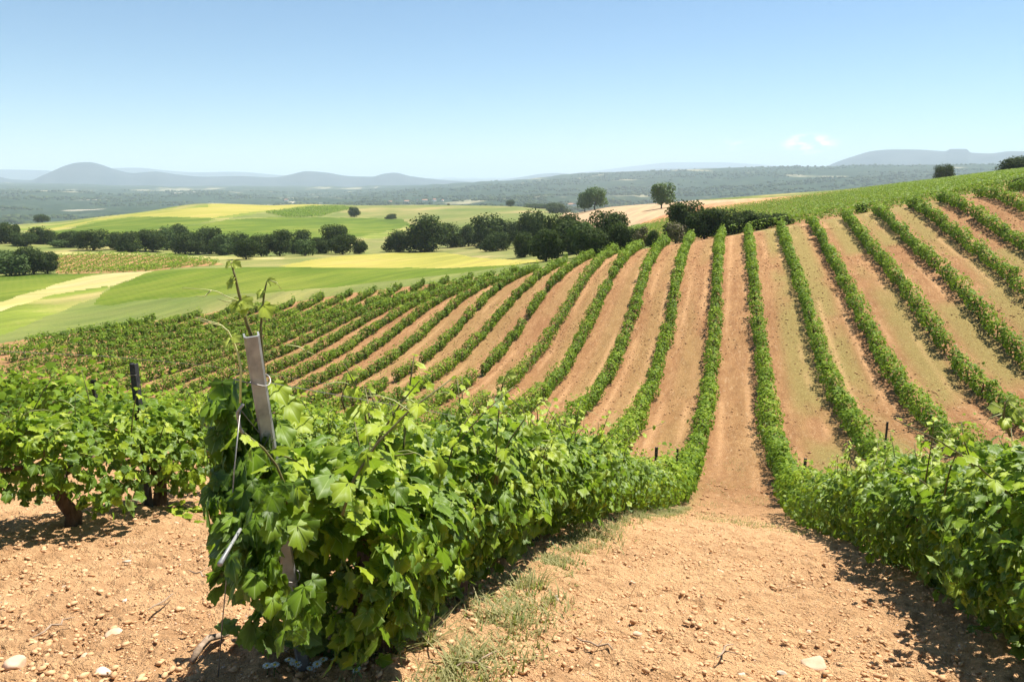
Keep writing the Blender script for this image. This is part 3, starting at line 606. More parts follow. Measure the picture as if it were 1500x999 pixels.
ORD = ['first', 'second', 'third', 'fourth', 'fifth', 'sixth', 'seventh', 'eighth', 'ninth', 'tenth', 'eleventh', 'twelfth', 'thirteenth', 'fourteenth', 'fifteenth', 'sixteenth', 'seventeenth', 'eighteenth', 'nineteenth', 'twentieth', 'twenty-first', 'twenty-second', 'twenty-third', 'twenty-fourth']
PL = 1.15   # vine spacing
trunk_mesh = None
def trunk_data():
    mb = MB(); mb.tube([(0, 0, -.15), (.03, .02, .12), (-.02, .03, .32), (.02, 0, .5), (.01, -.03, .62)], [.055, .045, .038, .042, .03], 7)
    mb.tube([(.01, -.02, .58), (.02, .2, .66), (.0, .45, .68)], [.028, .02, .014], 6)
    mb.tube([(.01, -.02, .58), (-.02, -.22, .67), (.0, -.45, .69)], [.026, .02, .014], 6)
    return mb
NEARK = {-1: 15.5, 1: 15.5, -2: 15.0}
tm = None
def vine_row(k, y0, y1, label, group, cat='vine row'):
    global tm
    root_y = y0; rx = float(row_x(k, root_y)); rz = float(h_ground(rx, root_y))
    t = empty('vine_row', (rx, root_y, rz)); tag(t, label, cat, group)
    g = np.random.default_rng(100+k)
    Ps = []; Ns = []; Ts = []; Ss = []; Rs = []
    step = 3.
    y = y0
    side_on = k < -5
    while y < y1:
        ye = min(y+step, y1); xm = float(row_x(k, (y+ye)/2)); d = math.hypot(xm, (y+ye)/2)
        per = float(np.clip(8600/d, 150, 420)); size = float(np.clip(.075+.00105*d, .09, .18))
        if xm > .38*((y+ye)/2)+3 or xm < -.95*((y+ye)/2)-4: per *= .6
        gapped = .82 if side_on else .60
        ly, ox, oz, outv = hedge_points(g, int(per*(ye-y)*(3.0 if side_on else 1.6)), y, ye, .52 if side_on else .64, .27 if side_on else .34, .36 if side_on else .43, gapped, PL, k*.4)
        n = len(ly); pv_ = hash2(np.floor((ly-k*.4)/PL+.5), np.full(n, k), 77)
        ox = ox*(.62+.66*pv_)+.16*(hash2(np.floor((ly-k*.4)/PL+.5), np.full(n, k), 78)-.5); oz = oz*(.78+.40*hash2(np.floor((ly-k*.4)/PL+.5), np.full(n, k), 79))
        X = row_x(k, ly)+ox; Z = h_ground(row_x(k, ly), ly)+oz
        # missing vines
        miss = hash2(np.floor((ly-k*.4)/PL+.5), np.full(n, k), 9) < .018
        kp = ~miss
        P = np.stack([X, ly, Z], 1)[kp]; outv = outv[kp]; n = len(P)
        # shoots standing up
        top = (g.random(n) < .10) & (vnoise(P[:, 1]*5, P[:, 0]*0+k, 12) > .45)
        P[top, 2] += g.uniform(.10, .50, top.sum())
        N = outv+np.array([0, 0, .55])+g.normal(0, .45, (n, 3)); T = outv*.5+np.array([0, 0, -.9])+g.normal(0, .5, (n, 3))
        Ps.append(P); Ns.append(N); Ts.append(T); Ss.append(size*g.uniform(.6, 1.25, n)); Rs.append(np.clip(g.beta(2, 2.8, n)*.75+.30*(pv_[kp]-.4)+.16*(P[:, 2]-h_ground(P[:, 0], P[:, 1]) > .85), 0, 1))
        y = ye
    P = np.concatenate(Ps)-np.array([rx, root_y, rz])
    dnear = math.hypot(rx, y0)
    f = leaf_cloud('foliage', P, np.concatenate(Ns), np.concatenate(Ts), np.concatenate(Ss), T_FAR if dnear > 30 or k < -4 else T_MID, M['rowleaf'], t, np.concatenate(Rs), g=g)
    ys = np.arange(math.ceil((y0-k*.4)/PL)*PL+k*.4, y1, PL)
    if -13 <= k:
        for yy in ys:
            if hash2(np.array([round((yy-k*.4)/PL)]), np.array([k]), 9)[0] < .018: continue
            xx = float(row_x(k, yy)); zz = float(h_ground(xx, yy))
            if tm is None:
                o = trunk_data().obj('trunk', M['bark'], t, True); tm = o.data
            else:
                o = bpy.data.objects.new('trunk', tm); C.objects.link(o); o.parent = t
            o.location = (xx-rx, yy-root_y, zz-rz); o.rotation_euler = (0, 0, float(g.uniform(-.4, .4)+(PI if g.random() < .5 else 0)))
            s = float(g.uniform(.85, 1.1)); o.scale = (s, s, s)
    return t

GR = 'rows of vines running up the vineyard hill'
for k in list(range(-24, 0))+list(range(1, 13)):
    ye = row_end(k)
    if ye is None: continue
    x = abs(X0R+3*(k-.5*np.sign(k)))
    y0 = NEARK.get(k, max(2.0, x*.47-3) if k < 0 else max(2., x*1.15-3))
    if k == -3: y0 = 2.5
    if k < -19: y0 = max(y0, 49 if k > -22 else 56)
    if ye-y0 < 3: continue
    if k < 0: lab = ('%s row of vines left of the bare central lane' % ORD[-k-1])
    else: lab = ('%s row of vines right of the bare central lane' % ORD[k-1])
    vine_row(k, y0, ye, lab, GR)

# ---- near vines, one thing each
def near_vine(k, y, label, group, seed, n_leaf=470, low=.16, hgt=1.0, width=.40, shoots=9, trunk=True, big=1., skirt=0., shiftx=0., ext=.66):
    g = np.random.default_rng(seed)
    rx = float(row_x(k, y)); rz = float(h_ground(rx, y))
    t = empty('grapevine', (rx, y, rz)); tag(t, label, 'grapevine', group)
    d = math.hypot(rx, y); fl_ = .42 if big > 1 else .66
    zc = (low+hgt)/2; hh = (hgt-low)/2
    ly, ox, oz, ov = hedge_points(g, int(n_leaf*1.25), y-min(fl_, ext), y+ext, zc, width, hh, .45, 1.32, y)
    n = len(ly)
    if shiftx: ox = ox+shiftx-np.maximum(ox, 0)*.45*np.clip(1-oz/.6, 0, 1)
    if skirt:
        kp = oz > (.15 if ext < .6 else .04)+skirt*np.abs((ly-y)/.66)**1.2
        ly, ox, oz, ov = ly[kp], ox[kp], oz[kp], ov[kp]; n = len(ly)
    e = np.abs(ly-y)/.66; ox *= (1-.25*e**2)
    X = row_x(k, ly)+ox; P = np.stack([X-rx, ly-y, h_ground(row_x(k, ly), ly)-rz+oz], 1)
    N = ov*1.0+np.array([0, 0, .5])+g.normal(0, .62, (n, 3)); T = ov*.5+np.array([0, 0, -.8])+g.normal(0, .65, (n, 3))
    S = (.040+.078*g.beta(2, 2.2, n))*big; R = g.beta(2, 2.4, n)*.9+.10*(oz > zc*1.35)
    Ps, Ns, Ts, Ss, Rs = [P], [N], [T], [S], [R]
    slope = (float(h_ground(rx, y+.5))-float(h_ground(rx, y-.5)))
    for i in range(shoots):
        by = g.uniform(-.6, .6)*ext/.66; bx = g.uniform(-width*.8, width*.8); L = g.uniform(.18, .62)
        lean = np.array([g.normal(0, .28), g.normal(.05, .28), 1.]); lean /= np.linalg.norm(lean)
        b = np.array([bx, by, hgt-.22+by*slope]); bend = np.array([g.normal(0, .12), g.normal(0, .12), -.05])
        pts = [b+lean*L*q+bend*q*q for q in (0, .25, .5, .75, 1.)]
        mb = MB(); mb.tube(pts, [.0055, .005, .0042, .0035, .0022], 5)
        s = mb.obj('shoot', M['shoot'], t, True)
        nl = int(5+L*14)
        for q_ in range(nl):
            q = (q_+1)/nl; p = b+lean*L*q+bend*q*q; a = g.uniform(0, 2*PI)
            o3 = np.array([math.cos(a), math.sin(a), 0])
            Ps.append((p+o3*g.uniform(.01, .05))[None]); Ns.append((o3*.6+[0, 0, .8]+g.normal(0, .3, 3))[None])
            Ts.append((o3+[0, 0, -.35+.5*q])[None]); Ss.append([(.115-.075*q)*g.uniform(.8, 1.15)]); Rs.append([min(1, .5+.5*q*g.uniform(.6, 1.1))])
        if g.random() < .55 and d < 9:
            p0 = pts[3]; a = g.uniform(0, 2*PI); dv = np.array([math.cos(a), math.sin(a), .3])
            mb = MB(); mb.tube([p0+dv*L2+np.array([0, 0, .5*L2-3.5*L2*L2]) for L2 in (0, .05, .1, .15, .2)], [.002, .0018, .0016, .0012, .0008], 4)
            mb.obj('tendril', M['tendril'], s, True)
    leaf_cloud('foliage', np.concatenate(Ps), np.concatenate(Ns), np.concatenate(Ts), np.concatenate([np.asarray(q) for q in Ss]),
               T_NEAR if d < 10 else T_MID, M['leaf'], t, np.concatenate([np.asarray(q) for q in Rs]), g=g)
    if trunk:
        mb = MB(); j = g.normal(0, .03, 6)
        h = hgt*.55
        mb.tube([(0, 0, -.12), (j[0], j[1], .1), (j[2]-.02, j[3], h*.5), (j[4], j[5], h*.8), (0, 0, h)], [.07, .055, .045, .05, .035], 9)
        mb.tube([(0, 0, h-.03), (.02, .25, h+.05+.2*slope), (0, .6, h+.04+.6*slope)], [.03, .022, .015], 7)
        mb.tube([(0, 0, h-.03), (-.02, -.10 if fl_ < .5 else -.22, h+.06-.2*slope), (0, -fl_*.9+(.25 if fl_ < .5 else 0), h+.04-.6*slope)], [.03, .022, .012], 7)
        mb.obj('trunk', M['bark'], t, True)
    return t
G1 = 'grapevines of the hedge beside the leaning post'
G2 = 'grapevines of the hedge on the right edge'
G3 = 'grapevines of the second row at the left edge'
y = 2.62; i = 0
while y < 15.6:
    d = math.hypot(1.35, y)
    near_vine(-1, y, ('big grapevine draped round the leaning grey post down to the ground' if i == 0 else '%s grapevine behind the leaning grey post in the left hedge of the lane' % ORD[i-1]),
              G1, 500+i, int(np.clip(2300-115*d, 640, 2100)) if i else 1700, (.02, .08, .12)[i] if i < 3 else .17, 1.03 if i == 0 else .91, (.33, .34, .36, .38)[i] if i < 4 else .40, 12 if d < 9 else 7, True, 1.02 if i == 0 else .85, .28 if i == 0 else 0, (-.10, -.08, -.06, -.03)[i] if i < 4 else 0)
    y += .95; i += 1
y = 1.2; i = 0; ys = []
while y < 15.6: ys.append(y); y += .95
for i, y in enumerate(ys):
    d = math.hypot(1.65, y)
    lab = '%s grapevine from the valley end in the right hedge of the lane' % ORD[len(ys)-1-i]
    near_vine(1, y, lab, G2, 700+i, int(np.clip(2300-115*d, 640, 2100)), .12, .96, .38, 11 if d < 9 else 7, True, .85)
ys = [1.75, 2.85, 3.95, 4.85, 6.1, 7.2, 8.3, 9.4, 10.5, 11.6, 12.7, 13.8, 14.9]
for i, y in enumerate(ys):
    lab = '%s grapevine from the near end of the left-edge row, dark trunk on stony soil' % ORD[i]
    near_vine(-2, y, lab, G3, 900+i, 1250 if i < 7 else 560, .06, .82, .40, 9 if i < 7 else 5, True, .85, .58, 0, .47)
# ------------------------------------------------------------------ the leaning end post and its wires
def cam_point(u, v, d):
    a, s = ray(u, v); a = float(a); s = float(s); return np.array([d*math.sin(a), d*math.cos(a), EYE+s*d])
ptop = cam_point(368, 490, 2.62); pfoot = np.array(raycast(446, 985, 1.5)+(0,)); pfoot[2] = float(h_ground(pfoot[0], pfoot[1]))
pt = empty('post', tuple(pfoot)); tag(pt, 'leaning grey metal channel post rising out of the nearest grapevine', 'post')
ax = Vector(ptop-pfoot); L = ax.length; q = ax.to_track_quat('Z', 'Y')
prof = [(-.034, -.022), (-.034, .020), (-.024, .030), (.024, .030), (.034, .020), (.034, -.022), (.026, -.022), (.026, .014), (.019, .020), (-.019, .020), (-.026, .014), (-.026, -.022)]
qq = q @ Matrix.Rotation(math.radians(205), 4, 'Z').to_quaternion()
mb = MB(); V = []; n = len(prof)
for zz in (-.25, L):
    for (a, b) in prof: V.append(qq @ Vector((a*.74, b*.80, zz)))
mb.add(V, [(i, (i+1) % n, n+(i+1) % n, n+i) for i in range(n)]+[tuple(range(n-1, -1, -1)), tuple(range(n, 2*n))])
chn = mb.obj('channel', M['steel'], pt)
for zz in (L-.17, L-.62, L-1.0):
    mb = MB(); pts = [qq @ Vector((.038*math.cos(a), .033*math.sin(a)+.004, zz+.010*math.sin(a*2))) for a in np.linspace(0, 2*PI*1.05, 20)]
    pts.append(qq @ Vector((.075, .02, zz+.03)))
    mb.tube(pts, .0026, 5); mb.obj('wire_loop', M['wire'], pt, True)
for zz in np.arange(L-.30, .3, -.12):
    mb = MB(); c0 = qq @ Vector((.028, .031, zz)); mb.box(c0, (.007, .004, .012), qq.to_matrix()); mb.obj('slot', M['post'], chn)
# anchor wire with its little hanging bar
def to_np(v): return np.array([v.x, v.y, v.z])
w0 = pfoot+to_np(q @ Vector((0, 0, L-.42)))
w1 = cam_point(352, 600, 2.60); wm = cam_point(343, 690, 2.5); w2 = np.array(raycast(318, 992, 1.2)+(0,)); w2[2] = float(h_ground(w2[0], w2[1]))-.03
mb = MB(); mb.tube([w0, w1, wm, (wm*2+w2)/3+np.array([.004, 0, -.004]), (wm+w2*2)/3, w2], .0022, 5)
o = mb.obj('anchor_wire', M['wire'], None, True); tag(o, 'thin rusty anchor wire running from the leaning post down to the stony soil', 'wire')
mb = MB(); a0 = wm+np.array([0, 0, .30])
mb.tube([w1+np.array([.012, 0, .02]), w1+np.array([-.012, 0, -.01]), w1+np.array([-.008, 0, -.06]), w1+np.array([.004, 0, -.085])], .0055, 6)
o = mb.obj('wire_hook', M['wire'], None, True); tag(o, 'pale curved hook hanging on the anchor wire left of the leaning post', 'hook')
mb = MB(); b0 = cam_point(352, 775, 2.35); b1 = cam_point(322, 826, 2.15)
mb.tube([b0, (b0+b1)/2, b1], [.005, .005, .008], 8)
o = mb.obj('wire_tensioner', M['steel'], None, True); tag(o, 'short pale metal bar hanging at the left side of the nearest grapevine', 'bar')
def gp(u, v, dz=0., dmin=1.2):
    x, y = raycast(u, v, dmin); return np.array([x, y, float(h_ground(x, y))+dz])
s0 = gp(281, 976, .02); s1 = gp(334, 944, .05); mid = (s0+s1)/2+np.array([0, 0, .045])
mb = MB(); mb.tube([s0, s0*.6+mid*.4+np.array([0, 0, .01]), mid, s1*.6+mid*.4, s1], [.012, .015, .016, .014, .011], 8)
o = mb.obj('wood_piece', M['stick'], None, True); tag(o, 'bent piece of dead wood lying at the foot of the anchor wire', 'wood')

# shoots climbing over the post top
def tall_shoot(pix, d, rads, leaves, label, mat_=None, tend=()):
    pts = [cam_point(u, v, d) for u, v in pix]
    root = empty('vine_shoot', tuple(pts[0])); tag(root, label, 'vine shoot')
    b = pts[0]; mb = MB(); mb.tube([p-b for p in pts], rads, 6); mb.obj('stem', mat_ or M['shoot'], root, True)
    P = []; N = []; T = []; S = []; R = []
    for (u, v, dx, dy, s, r) in leaves:
        P.append(cam_point(u, v, d)-b); N.append((.25*dx, -.75, .55)); T.append((dx, -.2, dy)); S.append(s); R.append(r)
    leaf_cloud('leaves', np.array(P), np.array(N, float), np.array(T, float), np.array(S), T_NEAR, M['leaf'], root, np.array(R))
    for tp in tend:
        mb = MB(); mb.tube([cam_point(u, v, d*.99)-b for u, v in tp], np.linspace(.0024, .001, len(tp)), 4); mb.obj('tendril', M['tendril'], root, True)
tall_shoot([(371, 500), (362, 475), (357, 455), (350, 430), (345, 408), (339, 385)], 2.66, [.0065, .006, .0055, .005, .004, .003],
           [(338, 385, -.9, -.25, .032, .97), (340, 384, .9, -.2, .035, .98), (342, 410, -.6, -.8, .04, .95), (351, 440, -.3, -.9, .055, .93), (352, 438, .8, -.25, .055, .97), (356, 442, .25, -1, .05, .95), (348, 440, -.8, .2, .03, .98), (343, 405, -.9, -.9, .028, .99)],
           'tall brown vine shoot growing out of the top of the leaning post', None,
           ([(348, 440), (335, 436), (318, 427), (300, 424), (266, 422)], [(345, 441), (330, 442), (318, 438)], [(310, 425), (300, 434), (286, 434)]))
tall_shoot([(388, 560), (383, 500), (382, 480), (384, 460), (387, 430), (391, 412)], 2.75, [.005, .005, .0045, .004, .0035, .0025],
           [(391, 411, .9, .1, .035, .97), (386, 425, -.5, -.8, .04, .96), (385, 446, .6, -.7, .065, .93), (395, 410, .9, -.5, .03, .98)],
           'slim vine shoot with curled tip rising just right of the leaning post', None, ([(396, 411), (405, 414), (412, 424)],))
tall_shoot([(352, 590), (353, 540), (349, 520), (342, 500), (334, 485), (322, 475)], 2.6, [.004, .004, .0035, .003, .0025, .002],
           [(341, 492, .6, -.3, .035, .99), (338, 497, -.5, -.9, .04, .97)],
           'arching yellow green shoot left of the leaning post', M['tendril'], ([(322, 475), (305, 470), (285, 464)], [(326, 477), (305, 473), (288, 468)]))
tall_shoot([(505, 600), (500, 585), (503, 575), (508, 560), (510, 548)], 4.2, [.006, .006, .005, .004, .003],
           [(510, 548, .9, .1, .06, .98), (510, 550, -.9, -.2, .05, .97), (506, 568, .7, -.7, .06, .9)],
           'dark upright shoot with pale tip above the left hedge', None)
tall_shoot([(420, 505), (438, 508), (450, 515), (462, 520)], 2.7, [.0025, .0022, .0018, .001], [(446, 512, .4, .9, .025, .99)], 'thin pale tendril arching right of the leaning post', M['tendril'])
tall_shoot([(727, 600), (733, 578), (737, 560), (742, 548)], 6.2, [.007, .006, .005, .003], [(742, 548, .8, .2, .09, .97), (738, 556, -.8, .1, .08, .97), (735, 572, .2, -1, .11, .2), (738, 575, -.3, -1, .11, .15)],
           'upright shoot with one dark hanging leaf above the middle of the left hedge')
tall_shoot([(1480, 640), (1470, 610), (1472, 595), (1476, 585)], 3.9, [.006, .005, .004, .003], [(1476, 586, .9, .1, .05, .97), (1468, 598, -.7, .2, .06, .97), (1480, 600, .8, -.3, .075, .9), (1474, 612, -.2, -1, .06, .85), (1490, 606, .9, .3, .05, .95)],
           'yellow green shoot standing over the right edge hedge', None, ([(1470, 600), (1452, 590), (1442, 602)], [(1468, 606), (1450, 612), (1440, 625)], [(1480, 592), (1492, 600), (1499, 615)]))
# big leaves round the post; shade on its left painted as darker leaf tones
def big_leaves():
    P = []; N = []; T = []; S = []; R = []
    for (u, v, d, nx, nz, tx, tz, s, r) in [
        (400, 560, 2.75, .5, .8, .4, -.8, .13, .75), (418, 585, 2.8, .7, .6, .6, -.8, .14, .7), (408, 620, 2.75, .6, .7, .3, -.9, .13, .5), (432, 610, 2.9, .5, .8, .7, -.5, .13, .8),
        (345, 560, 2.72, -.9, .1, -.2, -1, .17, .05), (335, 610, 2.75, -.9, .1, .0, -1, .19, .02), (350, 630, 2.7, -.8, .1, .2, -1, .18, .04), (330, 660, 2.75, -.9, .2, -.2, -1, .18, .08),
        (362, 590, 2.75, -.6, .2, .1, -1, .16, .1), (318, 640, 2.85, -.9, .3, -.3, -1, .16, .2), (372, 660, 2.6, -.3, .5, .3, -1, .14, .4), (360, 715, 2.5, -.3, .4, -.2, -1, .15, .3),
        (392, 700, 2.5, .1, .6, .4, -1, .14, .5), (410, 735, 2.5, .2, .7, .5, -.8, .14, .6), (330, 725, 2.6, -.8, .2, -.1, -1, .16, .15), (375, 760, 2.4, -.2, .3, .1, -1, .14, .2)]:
        P.append(cam_point(u, v, d)); rr = Vector((math.cos(YAW), math.sin(YAW), 0)); ff = Vector((-math.sin(YAW), math.cos(YAW), 0))
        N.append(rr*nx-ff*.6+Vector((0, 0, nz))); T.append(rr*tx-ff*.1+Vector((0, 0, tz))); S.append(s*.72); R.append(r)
    g = np.random.default_rng(321)
    rr = Vector((math.cos(YAW), math.sin(YAW), 0)); ff = Vector((-math.sin(YAW), math.cos(YAW), 0))
    for i in range(230):
        v = g.uniform(555, 845); lim = 312+12*math.sin(v*.05)+max(0, (v-740))*.28; u = g.uniform(lim, 395+(v-555)*.06); d = 2.86-(v-560)*.0019+g.uniform(-.08, .12)
        P.append(cam_point(u, v, d)); N.append(rr*g.normal(-.5, .5)-ff*g.uniform(.1, .8)+Vector((0, 0, g.uniform(-.1, .7)))); T.append(rr*g.normal(-.1, .4)+Vector((0, 0, -1)))
        S.append(g.uniform(.05, .115)); R.append(float(g.beta(1.6, 3)*.7))
    for i in range(60):
        v = g.uniform(700, 925); u = 372+(v-560)*.16+g.uniform(-30, 40); d = 2.46-(v-560)*.0008+g.uniform(-.08, .08)
        if 775 < v < 850 and g.random() < .8: continue
        P.append(cam_point(u, v, d)); N.append(rr*g.normal(.1, .5)-ff*g.uniform(.2, .9)+Vector((0, 0, g.uniform(0, .7)))); T.append(rr*g.normal(.1, .5)+Vector((0, 0, -1)))
        S.append(g.uniform(.04, .09)); R.append(float(g.beta(1.8, 2.6)*.7))
    b = np.array(pfoot); P = np.array(P)-b
    for ob in C.objects:
        if ob.get('label', '').startswith('big grapevine draped'): root = ob
    P = P+b-np.array(root.location)
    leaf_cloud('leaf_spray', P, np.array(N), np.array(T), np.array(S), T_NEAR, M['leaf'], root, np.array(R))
big_leaves()

# ------------------------------------------------------------------ trellis posts and wires
def trellis_post(x, y, h, label, w=.045, lean=(0, 0)):
    z = float(h_ground(x, y)); t = empty('trellis_post', (x, y, z)); tag(t, label, 'post', 'dark trellis posts standing in the rows')
    mb = MB(); V = []
    for zz in (-.2, h):
        for a, b in ((-w/2, -w*.4), (w/2, -w*.4), (w/2, w*.4), (w*.25, w*.4), (w*.25, -w*.1), (-w*.25, -w*.1), (-w*.25, w*.4), (-w/2, w*.4)):
            V.append((a+lean[0]*zz, b+lean[1]*zz, zz))
    mb.add(V, [(i, (i+1) % 8, 8+(i+1) % 8, 8+i) for i in range(8)]+[(7, 6, 5, 4, 3, 2, 1, 0), tuple(range(8, 16))])
    mb.obj('shaft', M['post'], t)
    for zz in (h*.62, h*.93):
        mb = MB(); mb.tube([(-w*.7+lean[0]*zz, -w*.5, zz), (w*.7+lean[0]*zz, -w*.5, zz+.004)], .003, 4); mb.obj('clip', M['wire'], t)
def row_at_u(k, u):
    Y = np.linspace(1, 80, 8000); X = row_x(k, Y); zg = h_ground(X, Y)
    a = float(ray(u, 600)[0]); i = np.argmin(np.abs(np.arctan2(X, Y)-a)); return float(X[i]), float(Y[i])
for (k, u, v, lab) in ((-2, 203, 532, 'tall dark post standing in the second row left of the leaning post'), (-3, 141, 556, 'shorter dark post seen left of the tall dark post'),
                       (1, 1186, 672, 'small dark post end at the bend of the right hedge'), (2, 1302, 618, 'dark post top above the right hedge'),
                       (-1, 964, 655, 'small dark post end at the bend of the left hedge'), (-1, 995, 657, 'second small dark post end at the bend of the left hedge')):
    x, y = row_at_u(k, u); s = float(ray(u, v)[1]); top = EYE+s*math.hypot(x, y); h = float(np.clip(top-float(h_ground(x, y)), .9, 2.0))
    trellis_post(x, y, h, lab, .05 if k in (-2, -3) else .06)
for k in (-2, 1):
    for zi, hz in enumerate((.72, 1.28)):
        mb = MB(); pts = []
        for y in np.arange(1.5, 22, 1.): x = float(row_x(k, y)); pts.append((x, y, float(h_ground(x, y))+hz))
        mb.tube(pts, .0016, 4); o = mb.obj('trellis_wire', M['wire'], None)
        tag(o, '%s trellis wire strung along the %s' % (('lower', 'upper')[zi], 'second row left of the leaning post' if k < 0 else 'hedge at the right edge'), 'wire')
mb = MB(); pts = [pfoot+to_np(q @ Vector((0, 0, L-.17)))]
for y in np.arange(4., 22, 1.): x = float(row_x(-1, y)); pts.append((x, y, float(h_ground(x, y))+1.02))
mb.tube(pts, .0018, 4); o = mb.obj('trellis_wire', M['wire']); tag(o, 'trellis wire running from the leaning post through the left hedge', 'wire')

# ------------------------------------------------------------------ stones, clods, twigs, grass, flowers
def rock_mesh(name, size, seed, mat_, det=2):
    import bmesh
    bm = bmesh.new(); bmesh.ops.create_icosphere(bm, subdivisions=det, radius=1)
    g = np.random.default_rng(seed); ax_ = g.uniform(.55, 1.25, 3); ax_[2] *= .7; dirs = nrm(g.normal(0, 1, (7, 3))); offs = g.uniform(.55, .95, 7)
    for v in bm.verts:
        p = np.array(v.co)
        for dd, of in zip(dirs, offs):
            e = p@dd-of*.85
            if e > 0: p = p-dd*e*.85
        v.co = Vector(p*ax_*size)
    me = bpy.data.meshes.new(name); bm.to_mesh(me); bm.free(); me.materials.append(mat_); me.polygons.foreach_set('use_smooth', np.ones(len(me.polygons), bool)); return me
STONES = [ # u, v, size px, pale
 (22,972,30,0,'round tan stone at the bottom left corner'), (168,927,24,0,'split reddish clod in the left foreground'), (258,770,16,0,'rounded pink stone under the small green weed'),
 (185,822,14,1,'small pale stone in the middle of the left soil'), (170,795,14,0,'dark clod standing on the left soil'), (125,963,18,0,'grey tan stone near the bottom left'),
 (32,816,12,1,'pale stone at the left edge of the soil'), (95,860,12,0,'small tan stone left of centre in the left foreground'), (295,966,18,0,'flat stone beside the bent dead wood'),
 (14,878,12,1,'pale flat stone at the far left edge'), (150,985,24,1,'large cream stone at the bottom left'), (182,880,10,1,'small round cream stone above the split clod'),
 (1192,972,44,0,'large tan rock at the bottom right of the lane'), (1145,985,16,1,'small pale stone beside the large tan rock'), (1085,988,20,1,'pale stone at the bottom of the lane'),
 (1055,838,16,0,'flat tan stone in the middle of the lane'), (815,876,16,1,'cream stone near the left edge of the lane'), (705,921,14,1,'pale pebble at the grassy edge of the lane'),
 (932,928,16,0,'upright dark clod in the lane'), (985,965,18,0,'rounded clod near the bottom of the lane'), (1185,925,14,0,'small clod in the right half of the lane'),
 (1278,688,1,0,None), (630,875,26,0,'broad tan clod under the left hedge'), (1010,985,18,0,'flat reddish stone at the bottom of the lane')]
for i, (u, v, px, pale, lab) in enumerate(STONES):
    if lab is None: continue
    p = gp(u, v); d = np.linalg.norm(p-np.array([0, 0, EYE])); r = px/1125*d*.40
    o = bpy.data.objects.new('stone', rock_mesh('stone', r, 40+i, M['palestone'] if pale else M['stone'], 3)); C.objects.link(o)
    o.location = (p[0], p[1], p[2]-r*.05); o.rotation_euler = (0, 0, i*1.3); tag(o, lab, 'stone', 'stones lying on the soil')
# gravel: thousands of small stones and crumbs
def gravel(name, n, matr, smin, smax, seed, dmax, label):
    g = np.random.default_rng(seed)
    base = []
    import bmesh
    for q_ in range(5):
        me = rock_mesh('tmp', 1, 900+q_, matr, 1); co = np.zeros(len(me.vertices)*3); me.vertices.foreach_get('co', co)
        fi = np.zeros(len(me.polygons)*3, int); me.polygons.foreach_get('vertices', fi); base.append((co.reshape(-1, 3), fi.reshape(-1, 3))); bpy.data.meshes.remove(me)
    a = g.uniform(-.66, .62, n)-YAW; d = 1.6*np.exp(g.uniform(0, 1, n)**.75*math.log(dmax/1.6))
    x = d*np.sin(a+0); y = d*np.cos(a); 
    tl_, ln_ = lateral(x, y); keep = (y > .6) & (fbm(x*1.3, y*1.3, 3, seed) > .36); x, y, d = x[keep], y[keep], d[keep]; n = len(x)
    z = h_ground(x, y)+(fbm(x*3.2, y*3.2, 5, 11)-.5)*.085*(1-sm((d-14)/30))+np.exp(-((np.minimum(*[lateral(x, y)[0], 1-lateral(x, y)[0]]))/.13)**2)*.05
    s = smin*(smax/smin)**(g.random(n)**1.9)*(1+d*.02)
    Vs = []; Fs = []; off = 0
    for b, (co, fi) in enumerate(base):
        sel = np.arange(n) % 5 == b; m = sel.sum(); an = g.uniform(0, 2*PI, m); c_, s_ = np.cos(an), np.sin(an)
        cx = co[None, :, 0]*c_[:, None]-co[None, :, 1]*s_[:, None]; cy = co[None, :, 0]*s_[:, None]+co[None, :, 1]*c_[:, None]; cz = np.repeat(co[None, :, 2], m, 0)*g.uniform(.5, 1, (m, 1))
        ss = s[sel][:, None]; V = np.stack([x[sel][:, None]+cx*ss, y[sel][:, None]+cy*ss, z[sel][:, None]+cz*ss+ss*.25], 2).reshape(-1, 3)
        F = (fi[None]+(np.arange(m)*len(co))[:, None, None]).reshape(-1, 3)+off; off += len(V); Vs.append(V); Fs.append(F)
    o = mesh_obj(name, np.concatenate(Vs), np.concatenate(Fs), matr, None, False); tag(o, label, 'gravel', kind='stuff'); return o
gravel('gravel', 42000, M['crumb'], .004, .022, 3, 22, 'tan gravel and clods strewn over the orange soil')
gravel('pebbles', 2600, M['stone'], .004, .013, 4, 16, 'pale pebbles scattered over the orange soil')
